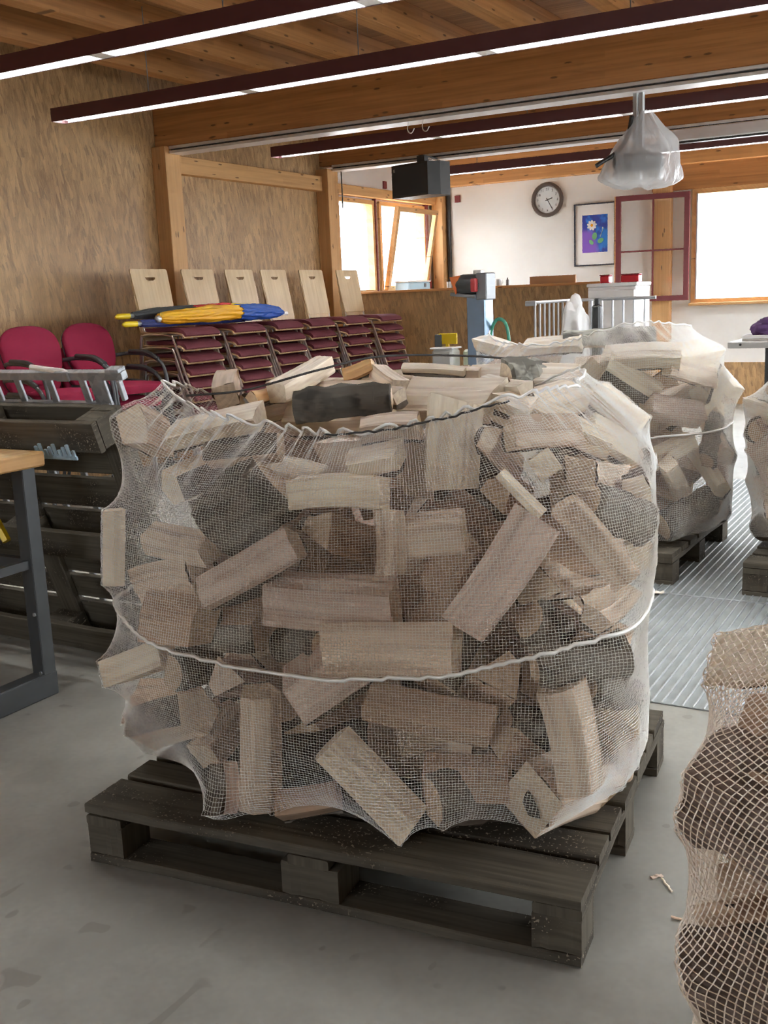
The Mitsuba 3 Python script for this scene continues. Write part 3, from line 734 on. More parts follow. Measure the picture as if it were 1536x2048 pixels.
put(k + '__tip', tube([(ux - .04, 5.60, 1.198), (ux - .04, 5.63, 1.20), (ux - .04, 5.74, 1.20)], [.008, .022, .02], 10), 'yellow_paint', smooth=60)
k = thing('parasol', 'folded black, red and yellow parasol behind the orange one against the backrests', 'parasol')
vx = -5.40
put(k + '__black_canopy', pleated((vx, 5.83, 1.255), (vx - .01, 6.52, 1.275), [(0, .03), (.3, .05), (1, .045)], 10, 4), 'black_fabric', smooth=True)
put(k + '__red_canopy', pleated((vx - .01, 6.50, 1.275), (vx - .01, 6.98, 1.285), [(0, .045), (.5, .05), (1, .045)], 9, 5), 'nylon_red', smooth=True)
put(k + '__yellow_canopy', pleated((vx - .01, 6.96, 1.28), (vx, 7.42, 1.26), [(0, .045), (.5, .045), (1, .02)], 9, 6), 'nylon_yellow', smooth=True)
put(k + '__ferrule', tube([(vx, 5.79, 1.255), (vx, 5.85, 1.255)], .017, 10), 'galvanised')
put(k + '__tip', tube([(vx, 5.65, 1.25), (vx, 5.68, 1.255), (vx, 5.79, 1.255)], [.008, .022, .02], 10), 'yellow_paint', smooth=60)

# ---------------------------------------------------------------- red armchairs
def pad(poly, t, bul):
    """a cushion over a 2-D outline: domed on +z, flat below"""
    P = np.array(poly.exterior.coords[:-1]); c = P.mean(0)
    V, F = [], []
    rings = [(1.0, -t * .5), (1.03, 0), (1.0, t * .45), (.9, t * .5 + bul * .35), (.6, t * .5 + bul * .8), (.3, t * .5 + bul)]
    for s, z in rings:
        for p in P: V.append((*(c + (p - c) * s), z))
    n_ = len(P)
    for i in range(len(rings) - 1):
        for j in range(n_):
            a, b, d, e = i * n_ + j, i * n_ + (j + 1) % n_, (i + 1) * n_ + (j + 1) % n_, (i + 1) * n_ + j
            F += [(a, b, d), (a, d, e)]
    V += [(*c, t * .5 + bul), (*c, -t * .5)]
    for j in range(n_):
        F += [((len(rings) - 1) * n_ + j, (len(rings) - 1) * n_ + (j + 1) % n_, len(V) - 2), (j, len(V) - 1, (j + 1) % n_)]
    m = trimesh.Trimesh(V, F, process=False); m.fix_normals(); return m
def sq_ell(a, b, e, n_=36, skew=0):
    t = np.linspace(0, 2 * np.pi, n_, endpoint=False)
    x = np.sign(np.cos(t)) * np.abs(np.cos(t)) ** e * a; y = np.sign(np.sin(t)) * np.abs(np.sin(t)) ** e * b
    return Polygon(np.stack([x * (1 + skew * y / b), y], 1))
a_seat = xf(pad(sq_ell(.24, .235, .55), .055, .018), t=(.02, 0, .435))
a_back = pad(sq_ell(.235, .20, .78, skew=.10), .035, .02)
Ma = np.eye(4); l_ = math.radians(14); Ma[:3, 0] = (0, 1, 0); Ma[:3, 1] = (-math.sin(l_), 0, math.cos(l_)); Ma[:3, 2] = (math.cos(l_), 0, math.sin(l_)); Ma[:3, 3] = (-.25, 0, .70)
a_back.apply_transform(Ma)
a_shell = pad(sq_ell(.23, .195, .78, skew=.10), .012, .0); Ms = Ma.copy(); Ms[:3, 3] = (-.274, 0, .692); a_shell.apply_transform(Ms)
def arm(s):
    y = .275 * s
    return tube(smooth_path([(.245, y, .0), (.215, y, .30), (.195, y, .50), (.15, y, .60), (.03, y, .655), (-.14, y, .665), (-.235, y * .86, .655)], 50), .0135, 8)
def hind(s):
    y = .24 * s
    return tube(smooth_path([(-.30, y, .0), (-.23, y, .25), (-.19, y * .98, .405), (0, y * .97, .41), (.20, y * 1.05, .40)], 40), .011, 8)
def arm_pad(s):
    y = .275 * s
    return tube(smooth_path([(.13, y, .622), (.03, y, .668), (-.13, y, .678)], 20), .018, 8)
back_bar = tube(smooth_path([(-.17, .10, .41), (-.245, .10, .46), (-.262, .09, .58), (-.285, .08, .70)], 20), .012, 8)
AD = [('seat', mikit.ply(a_seat, None, smooth=50), 'crimson_cloth'), ('backrest', mikit.ply(a_back, None, smooth=50), 'crimson_cloth'), ('back_shell', mikit.ply(a_shell, None, smooth=50), 'black_plastic'),
      ('arm', mikit.ply(arm(-1), None, smooth=60), 'black_steel'), ('arm', mikit.ply(arm(1), None, smooth=60), 'black_steel'), ('rear_leg', mikit.ply(hind(-1), None, smooth=60), 'black_steel'),
      ('rear_leg', mikit.ply(hind(1), None, smooth=60), 'black_steel'), ('armrest', mikit.ply(arm_pad(-1), None, smooth=60), 'black_plastic'), ('armrest', mikit.ply(arm_pad(1), None, smooth=60), 'black_plastic'),
      ('back_support', mikit.ply(cat(back_bar, xf(back_bar, t=(0, -.2, 0))), None, smooth=60), 'black_steel')]
for nm, ax_, ay, ang, n_, lab in (('a', -5.36, 5.04, -3, 4, 'left'), ('b', -5.36, 5.60, 2, 4, 'right')):
    for c in range(n_):
        k = thing('armchair', ('topmost crimson armchair of the %s armchair stack' if c == 0 else {1: 'second', 2: 'third', 3: 'lowest'}[c] + ' crimson armchair from the top of the %s armchair stack') % lab, 'armchair', 'stacked crimson armchairs')
        tw = T4().translate([ax_ , ay, .107 * (n_ - 1 - c)]).rotate([0, 0, 1], ang).translate([-.028 * c if True else 0, 0, 0])
        for pn, d, m in AD: put(k + '__' + pn, d, m, tw=tw)

# ---------------------------------------------------------------- log splitter and things between the loads and the partition
k = thing('log_splitter', 'upright log splitter with a blue grey steel column and an orange guard', 'log splitter')
sx, sy = -3.045, 6.70
put(k + '__column', bx(sx - .07, sx + .07, sy - .07, sy + .07, .03, 1.31, .008), 'blue_steel')
put(k + '__base', bx(sx - .25, sx + .25, sy - .22, sy + .28, 0, .05, .006), 'grey_steel')
put(k + '__head', cat(bx(sx + .005, sx + .085, sy - .075, sy + .08, 1.27, 1.45, .006), bx(sx - .07, sx + .08, sy - .05, sy + .05, 1.30, 1.36, .005)), 'grey_steel')
put(k + '__motor', xf(lathe([(0, -.09), (.06, -.085), (.07, -.06), (.07, .05), (.055, .08), (0, .085)], 24), ry=math.pi / 2, t=(sx - .055, sy - .03, 1.375)), 'black_plastic', smooth=40)
put(k + '__red_plate', xf(bx(-.02, .02, -.02, .02, -.045, .045, .006), t=(sx + .005, sy - .10, 1.37)), 'red_paint')
put(k + '__guard', xf(extr(Polygon([(-.055, .055), (.02, .062), (-.01, -.06)]), .03), rx=math.pi / 2, t=(sx - .13, sy - .06, 1.375)), 'orange_paint', label='orange triangular guard')
put(k + '__arm', xf(bx(-.14, .05, -.015, .015, -.012, .012, .003), ry=.12, t=(sx - .05, sy - .06, 1.30)), 'grey_steel')
put(k + '__cap', bx(sx - .03, sx + .03, sy - .04, sy + .02, 1.44, 1.47, .004), 'white_plastic')
put(k + '__hose', tube(smooth_path([(sx + .06, sy + .02, .85), (sx + .065, sy + .02, 1.03), (sx + .11, sy + .02, 1.13), (sx + .17, sy + .02, 1.12), (sx + .20, sy + .02, 1.02), (sx + .205, sy + .02, .8), (sx + .18, sy + .02, .3)], 40), .012, 8), 'green_hose', smooth=60, label='green hose in an arch')
k = thing('warning_board', 'small yellow board on a yellow stem in front of the partition', 'sign board')
put(k + '__board', xf(bx(-.07, .10, -.01, .01, -.045, .045, .004), t=(-3.95, 8.0, .955)), 'yellow_paint')
put(k + '__side', xf(bx(-.03, .03, -.02, .02, -.07, .05, .004), rz=.4, t=(-4.02, 7.99, .94)), 'black_plastic')
put(k + '__stem', bx(-3.955, -3.925, 7.99, 8.01, .0, .92, .003), 'yellow_paint')
k = thing('grey_box', 'pale grey box on the floor below the yellow board', 'box')
put(k + '__body', bx(-4.02, -3.83, 7.85, 8.02, .0, .875, .02), 'concrete_grey')
put(k + '__lid', bx(-4.03, -3.82, 7.84, 8.03, .875, .89, .006), 'white_plastic')
k = thing('canister', 'pale green canister beside the log splitter', 'canister')
put(k + '__body', bx(-3.76, -3.54, 7.9, 8.05, .0, .87, .02), 'pale_green')
put(k + '__cap', bx(-3.70, -3.56, 7.92, 8.02, .905, .965, .008), 'pale_green')
put(k + '__neck', bx(-3.66, -3.60, 7.94, 8.0, .865, .91, .006), 'white_plastic')
k = thing('bar_cage', 'galvanised cage of upright bars behind the second load', 'cage')
pts = [(-3.0, 7.6), (-3.0, 8.4), (-2.30, 8.4)]
for (xa, ya), (xb, yb) in zip(pts[:-1], pts[1:]):
    for z in (1.23, .35):
        put(k + '__rail', tube([(xa, ya, z), (xb, yb, z)], .013, 8), 'galvanised')
    nb = 8
    for i in range(nb):
        f_ = (i + .0) / nb
        put(k + '__bar', tube([(xa + (xb - xa) * f_, ya + (yb - ya) * f_, .0), (xa + (xb - xa) * f_, ya + (yb - ya) * f_, 1.225)], .009, 6), 'galvanised')
put(k + '__end_bolt', tube([(-3.07, 7.59, 1.225), (-2.99, 7.6, 1.225)], .02, 8), 'galvanised')
def sack(c, r, seed, n_=3):
    m = trimesh.creation.icosphere(n_)
    v = m.vertices.copy()
    f = meshkit.fbm(v * 2.2 + 5, 3, seed) - .5
    v = np.sign(v) * np.abs(v) ** .75
    m.vertices = np.array(c) + v * np.array(r) * (1 + .55 * f)[:, None]
    return m
single('white_sack', sack((-2.90, 8.22, .78), (.11, .11, .46), 3), 'paper_white', 'white crumpled sack inside the bar cage', 'sack', smooth=True)
single('black_canister', cat(bx(-2.76, -2.69, 8.20, 8.28, 0, 1.19, .015), bx(-2.745, -2.705, 8.22, 8.26, 1.19, 1.24, .006)), 'black_plastic', 'black canister beside the white sack in the bar cage', 'canister')
k = thing('white_cabinet', 'white cabinet at the right end of the partition', 'cabinet')
put(k + '__body', bx(-3.23, -2.78, 9.50, 9.94, .0, 1.33, .008), 'white_enamel')
put(k + '__top', bx(-3.24, -2.77, 9.49, 9.95, 1.33, 1.362, .006), 'white_enamel')
put(k + '__door', bx(-3.22, -2.79, 9.475, 9.50, .08, 1.30, .006), 'white_enamel')
for x0, x1, lab in ((-3.19, -3.10, 'left'), (-2.99, -2.82, 'right, wider')):
    k = thing('red_tin', '%s one of two red tins on the white cabinet' % lab, 'tin')
    put(k + '__body', bx(x0, x1, 9.72, 9.82, 1.362, 1.43, .008), 'red_glass')
    put(k + '__lid', bx(x0 - .003, x1 + .003, 9.717, 9.823, 1.43, 1.44, .003), 'dark_red_plate')
single('brown_board', bx(-4.03, -3.55, 10.075, 10.10, .0, 1.46, .003), 'brown_board', 'brown board standing behind the partition and rising above its top', 'board')
for i, x in enumerate((-4.885, -4.815, -4.745, -4.675, -4.335)):
    k = thing('white_mug', ['leftmost white mug on the partition', 'second white mug from the left on the partition', 'third white mug from the left on the partition', 'white mug on the partition just left of the splitter guard', 'white mug on the partition just right of the log splitter'][i], 'mug', 'white mugs on the partition')
    put(k + '__cup', xf(lathe([(0, 0), (.027, 0), (.031, .01), (.031, .065), (.028, .065), (.027, .012), (0, .010)], 20), t=(x, 10.01, 1.385)), 'white_ceramic', smooth=40)
    put(k + '__handle', tube([(x + .029, 10.01, 1.435), (x + .045, 10.01, 1.432), (x + .048, 10.01, 1.415), (x + .031, 10.01, 1.40)], .004, 6), 'white_ceramic')
k = thing('small_bottle', 'small dark bottle on the partition to the right of the white mugs', 'bottle')
put(k + '__body', xf(lathe([(0, 0), (.014, 0), (.014, .05), (.006, .062), (.006, .075), (0, .075)], 16), t=(-4.24, 10.01, 1.385)), 'clock_frame', smooth=40)
k = thing('dark_pot', 'dark round pot behind the white mugs', 'pot')
put(k + '__body', xf(lathe([(0, 0), (.02, 0), (.02, .03), (.02, .08), (.018, .09), (0, .09)], 20), t=(-4.69, 10.03, 1.385)), 'nylon_navy', smooth=40)
k = thing('blue_crate', 'light blue box on the sill of the tilted window', 'box')
put(k + '__body', bx(-5.98, -5.80, 10.82, 11.36, 1.36, 1.475, .01), 'light_blue')
put(k + '__lid', bx(-5.985, -5.795, 10.81, 11.37, 1.475, 1.495, .006), 'white_plastic')
put(k + '__clasp', bx(-5.80, -5.79, 11.2, 11.24, 1.42, 1.46), 'grey_steel')
single('window_shelf', bx(-6.1, -5.78, 10.6, 11.9, 1.335, 1.36, .004), 'rail_wood', 'timber shelf under the tilted window', 'shelf')
k = thing('side_table', 'grey table with black legs at the right edge', 'table')
put(k + '__top', bx(-1.63, -.35, 7.85, 8.6, .855, .90, .005), 'table_grey')
for x, y in ((-1.36, 8.0), (-1.36, 8.45), (-.6, 8.0), (-.6, 8.45)):
    put(k + '__leg', bx(x - .03, x + .03, y - .03, y + .03, .0, .855, .004), 'black_steel')
put(k + '__bolt', xf(trimesh.creation.cylinder(.009, .008, sections=8), rx=math.pi / 2, t=(-1.54, 7.848, .88)), 'black_steel')
k = thing('tray', 'shallow cream tray under the purple cloth on the grey table', 'tray')
put(k + '__base', bx(-1.56, -.9, 8.0, 8.35, .90, .915, .004), 'grey_tray')
put(k + '__rim', cat(bx(-1.56, -.9, 8.0, 8.015, .915, .94), bx(-1.56, -.9, 8.335, 8.35, .915, .94), bx(-1.56, -1.545, 8.0, 8.35, .915, .94), bx(-.915, -.9, 8.0, 8.35, .915, .94)), 'paper_white')
single('purple_cloth', sack((-1.27, 8.17, .985), (.24, .15, .075), 8), 'purple_fabric', 'folded purple cloth in the tray on the grey table', 'cloth', smooth=True)

# ---------------------------------------------------------------- firewood
SHAPES = {   # cross-sections (side, towards the viewer); the set holds the edges that carry bark
    'F': ([(-.5, .2), (0, .27), (.5, .2), (.36, -.38), (-.34, -.4)], {3}),
    'R': ([(-.5, .05), (-.2, .27), (.18, .3), (.5, .1), (.33, -.4), (-.3, -.36)], {4}),
    'T': ([(-.5, -.02), (.04, .42), (.5, .0), (.1, -.45)], set()),
    'W': ([(-.5, .22), (.45, .3), (.12, -.5), (-.2, -.42)], {2}),
    'K': ([(-.5, .1), (.0, .38), (.5, .05), (.25, -.42), (-.28, -.4)], {1}),
    'B': ([(-.5, -.05), (-.38, .17), (-.14, .3), (.14, .3), (.38, .17), (.5, -.05), (.2, -.38)], {0, 1, 2, 3, 4}),
    'Q': ([(-.5, -.45), (-.45, .5), (.5, .42), (.46, -.5)], set())}
def log_geo(L, W, shape, roll, seed, fine=True):
    """(body V, F, UV), (bark V, F, UV) in axis coordinates: x side, y towards the viewer, z along the log"""
    rng = np.random.default_rng(seed)
    P, bark = SHAPES[shape]
    P = np.array(P) * W
    a = math.radians(roll)
    P = P @ np.array([[math.cos(a), math.sin(a)], [-math.sin(a), math.cos(a)]])
    n = len(P)
    if (np.cross(P, np.roll(P, -1, 0)).sum()) < 0: pass
    m, nl = ((5, 13) if shape == 'B' else (7, 7)) if fine else (2, 3)
    zs = np.linspace(-L / 2, L / 2, nl)
    c0 = P.mean(0)
    tw, bd = rng.normal(0, .10), rng.normal(0, .003, 2)
    sk = [rng.normal(0, .09, 2), rng.normal(0, .09, 2)]
    tp = rng.normal(0, .05)
    def warp(pt, z):
        f = z / L
        ang = tw * f
        q = (pt - c0) * (1 + tp * f)
        q = np.stack([q[..., 0] * math.cos(ang) - q[..., 1] * math.sin(ang), q[..., 0] * math.sin(ang) + q[..., 1] * math.cos(ang)], -1) + c0 + bd * (1 - 4 * f * f)
        e = sk[0] if f < 0 else sk[1]
        zz = z + (abs(2 * f) ** 3) * ((q - c0) @ e)
        return np.concatenate([q, zz[..., None]], -1)
    V, F, UV, BV, BF, BUV = [], [], [], [], [], []
    ou, ov = rng.uniform(0, 15, 2)
    per = 0.0
    ringV = []
    for e in range(n):
        p, q = P[e], P[(e + 1) % n]
        ln = np.linalg.norm(q - p); t = np.linspace(0, 1, m + 1)
        nrm = np.array([(q - p)[1], -(q - p)[0]]) / ln
        if nrm @ ((p + q) / 2 - c0) < 0: nrm = -nrm
        base = len(V)
        isb = e in bark
        edge_w = np.sin(np.pi * t) ** .5
        amp = min(.011, ln * .095)
        rid = meshkit.fbm(np.stack([t * ln * 55 + 13 * e + ou, t * 0 + seed * .37, t * 0], -1), 2, 1) - .5
        for i, z in enumerate(zs):
            slow = meshkit.noise(np.stack([t * ln * 25 + e * 7 + ou, t * 0 + z * 7, t * 0 + seed], -1)) - .5
            pt = p + (q - p) * t[:, None] + nrm * (edge_w * amp * (2.3 * rid + 1.2 * slow))[:, None]
            w = warp(pt, z)
            V += list(w); UV += [(z + L / 2 + ou, per + tt * ln + ov) for tt in t]
        for i in range(nl - 1):
            for j in range(m):
                A_ = base + i * (m + 1) + j; B_ = A_ + m + 1
                F += [(A_, A_ + 1, B_ + 1), (A_, B_ + 1, B_)]
        if isb:
            bb = len(BV)
            rows = [zs[0]] + [zs[0] + .002] + list(zs[1:-1]) + [zs[-1] - .002] + [zs[-1]]
            cols = [0.0] + ([] if (e - 1) % n in bark else []) + list(t[1:-1]) + [1.0]
            for i, z in enumerate(rows):
                lift = 0.0 if i in (0, len(rows) - 1) else 1.0
                for tt in cols:
                    end = (tt == 0 and (e - 1) % n not in bark) or (tt == 1 and (e + 1) % n not in bark)
                    pt = p + (q - p) * tt
                    rad = (pt - c0) / np.linalg.norm(pt - c0)
                    rough = meshkit.fbm(np.array([[ (per + tt * ln) * 45, z * 30, seed * 1.3]]), 2, 2)[0]
                    o_ = 0 if end else lift * (-.002 + .026 * rough)
                    if end and lift: o_ = .0012
                    w = warp((pt + rad * (o_ + (0.0006 if lift else 0)))[None], z)[0]
                    BV.append(w); BUV.append((z + ou, per + tt * ln + ov))
            nc = len(cols)
            for i in range(len(rows) - 1):
                for j in range(nc - 1):
                    A_ = bb + i * nc + j; B_ = A_ + nc
                    BF += [(A_, A_ + 1, B_ + 1), (A_, B_ + 1, B_)]
        per += ln
        ringV.append(p + (q - p) * t[:-1, None])
    ring = np.vstack(ringV)
    apex = P[np.argmax(np.linalg.norm(P - c0, axis=1))]
    for z, s in ((zs[0], -1), (zs[-1], 1)):
        base = len(V)
        for pt in ring:
            V.append(warp(pt[None], z)[0]); UV.append((100 + pt[0] - apex[0], 100 + pt[1] - apex[1]))
        V.append(warp(c0[None], z)[0]); UV.append((100 + c0[0] - apex[0], 100 + c0[1] - apex[1]))
        k = len(ring)
        for j in range(k):
            F.append((base + j, base + (j + 1) % k, base + k) if s > 0 else (base + (j + 1) % k, base + j, base + k))
    def fin(V, F, UV):
        V, F = np.array(V), np.array(F)
        return V, F, np.array(UV)
    return fin(V, F, UV), (fin(BV, BF, BUV) if BV else None)
def orient(V, F, c):
    """turn the triangles outwards from the axis point c"""
    a, b, d = V[F[:, 0]], V[F[:, 1]], V[F[:, 2]]
    nn = np.cross(b - a, d - a)
    fl = (nn * ((a + b + d) / 3 - c)).sum(1) < 0
    F = F.copy(); F[fl] = F[fl][:, ::-1]
    return F
BARKS = {'bark': ('brown', 'bark'), 'black': ('brown', 'bark_black'), 'reddark': ('brown', 'bark_red'), 'lichen': ('tan', 'bark_lichen')}
def add_log(frame, c, ax, n, L, W, shape, roll, tone, label, group, seed, fine=True, name='firewood_log'):
    """returns surface points (world) for the net"""
    c, ax, n = (np.array(v, float) for v in (c, ax, n))
    ax /= np.linalg.norm(ax); n = n - ax * (n @ ax); n /= np.linalg.norm(n)
    s = np.cross(ax, n)
    body, bark = log_geo(L, W, shape, roll, seed, fine)
    M = np.stack([s, n, ax], 1)
    R_, t_ = frame[:3, :3], frame[:3, 3]
    wood, bk_ = BARKS.get(tone, (tone, 'bark'))
    k = thing(name, label, 'log', group)
    pts = []
    for nm, geo, mat in (('wood', body, 'split_' + wood), ('bark', bark, bk_)):
        if geo is None: continue
        V, F, UV = geo
        Vl = V @ M.T + c
        F = orient(Vl, F, c + ax * ((Vl[F].mean(1) - c) @ ax)[:, None] * .85)
        Vw = Vl @ R_.T + t_
        me = trimesh.Trimesh(Vw, F, process=False)
        put(k + '__' + nm, me, mat, uv=UV)
        pts.append((Vl, F))
    return pts
def sample(parts, rng, step):
    out = []
    for V, F in parts:
        a, b, d = V[F[:, 0]], V[F[:, 1]], V[F[:, 2]]
        ar = np.linalg.norm(np.cross(b - a, d - a), axis=1) / 2
        k = np.maximum(1, (ar / step ** 2).astype(int))
        i = np.repeat(np.arange(len(F)), k)
        u, v = rng.random((2, len(i)))
        fl = u + v > 1; u[fl], v[fl] = 1 - u[fl], 1 - v[fl]
        out += [a[i] + (b - a)[i] * u[:, None] + (d - a)[i] * v[:, None], V]
    return np.vstack(out)
def seg_dist(p0, p1, q0, q1):
    t = np.linspace(0, 1, 7)
    A_ = p0 + (p1 - p0) * t[:, None]; B_ = q0 + (q1 - q0) * t[:, None]
    return np.linalg.norm(A_[:, None] - B_[None], axis=2).min()
class Heap:
    """logs of one load: keeps capsules so that new ones keep clear of the old"""
    def __init__(self, frame, centre, A, seed):
        self.frame, self.c, self.A, self.rng = frame, np.array(centre, float), np.array(A, float), np.random.default_rng(seed)
        self.caps, self.pts, self.n = [], [], seed * 1000
    def add(self, row, group, fine=True, net=True):
        c, ax, n = row[0:3], row[3:6], row[6:9]
        L, W, sh, roll, tone, lab = row[9:]
        self.n += 1
        p = add_log(self.frame, c, ax, n, L, W, sh, roll, tone, lab, group, self.n, fine)
        if net: self.pts.append(sample(p, self.rng, .0045 if net is True else .008))
        c, ax = np.array(c), np.array(ax)
        self.caps.append((c - ax * L / 2, c + ax * L / 2, W * .42))
    def free(self, c, ax, L, r, tol):
        a, b = c - ax * L / 2, c + ax * L / 2
        for p, q, rr in self.caps:
            if np.linalg.norm((p + q) / 2 - c) < (L + np.linalg.norm(q - p)) / 2 + .1 and seg_dist(a, b, p, q) < (r + rr) * tol: return False
        return True
    def rho(self, P):
        q = np.abs((P - self.c) / self.A)
        return ((q[0] ** 3.4 + q[1] ** 3.4) ** (5 / 3.4) + max(P[2] - self.c[2], 0) ** 5 / self.A[2] ** 5) ** .2
    def fill(self, n, lim, label, group, tol=.78, L=.30, W=.11, tries=3000):
        k = 0
        for _ in range(tries):
            if k >= n: break
            c = self.c + (self.rng.random(3) * 2 - 1) * self.A
            c[2] = self.c[2] + self.rng.random() * self.A[2]
            ax = self.rng.normal(size=3); ax[2] *= .55; ax /= np.linalg.norm(ax)
            ends = [c - ax * L / 2, c + ax * L / 2]
            if max(self.rho(e) for e in ends) > lim or min(e[2] for e in ends) < self.c[2] + W * .42: continue
            if not self.free(c, ax, L, W * .42, tol): continue
            nn = self.rng.normal(size=3)
            self.add((*c, *ax, *nn, L, W, 'W' if self.rng.random() < .6 else 'K', 0, str(self.rng.choice(['tan', 'brown', 'pink', 'bark'])), label, None)[:-1], group, False, 'coarse')
            k += 1
        return k
    def skin(self, rows, cols, th0, th1, labeler, group, L=.29, W=.125, z0=.0, tops=()):
        """logs laid against the inside of the load's outline, in rows of cols between the plan angles th0 and th1"""
        for i in range(rows):
            for j in range(cols):
                done = False
                for tr in range(14):
                    th = th0 + (th1 - th0) * (j + .5 + self.rng.uniform(-.3, .3)) / cols
                    z = self.c[2] + .07 + (self.A[2] * .86 - .07) * (i + .35 + self.rng.uniform(-.25, .25)) / (rows - .3)
                    d = np.array([math.cos(th), math.sin(th)])
                    rr = (abs(d[0] / self.A[0]) ** 3.4 + abs(d[1] / self.A[1]) ** 3.4) ** (-1 / 3.4)
                    e = 1e-3
                    nn = np.array([abs(d[0] / self.A[0]) ** 2.4 * np.sign(d[0]) / self.A[0], abs(d[1] / self.A[1]) ** 2.4 * np.sign(d[1]) / self.A[1], 0.12])
                    nn /= np.linalg.norm(nn)
                    tang = np.cross([0, 0, 1.0], nn); tang /= np.linalg.norm(tang); up = np.cross(nn, tang)
                    al = self.rng.uniform(-1.3, 1.3)
                    ax = tang * math.cos(al) + up * math.sin(al) + nn * self.rng.normal(0, .28); ax /= np.linalg.norm(ax)
                    w = W * self.rng.uniform(.72, 1.2); l = L * self.rng.uniform(.85, 1.1)
                    c = np.array([self.c[0] + d[0] * rr, self.c[1] + d[1] * rr, z]) - nn * (w * .42 + .012 + .03 * tr / 4)
                    if min((c + ax * l / 2 * s)[2] for s in (-1, 1)) < self.c[2] + w * .4: continue
                    if max((c + ax * l / 2 * s)[2] for s in (-1, 1)) > self.c[2] + self.A[2]: continue
                    if self.free(c, ax, l, w * .42, .74): done = True; break
                if not done: continue
                sh = str(self.rng.choice(['F', 'T', 'B', 'K', 'R', 'W'], p=[.26, .2, .2, .14, .1, .1]))
                tone = 'bark' if sh == 'B' else str(self.rng.choice(['tan', 'pink', 'pale', 'brown'], p=[.38, .2, .22, .2]))
                self.add((*c, *ax, *nn, l, w, sh, float(self.rng.uniform(-40, 40)), tone, labeler(i, j), None)[:-1], group)

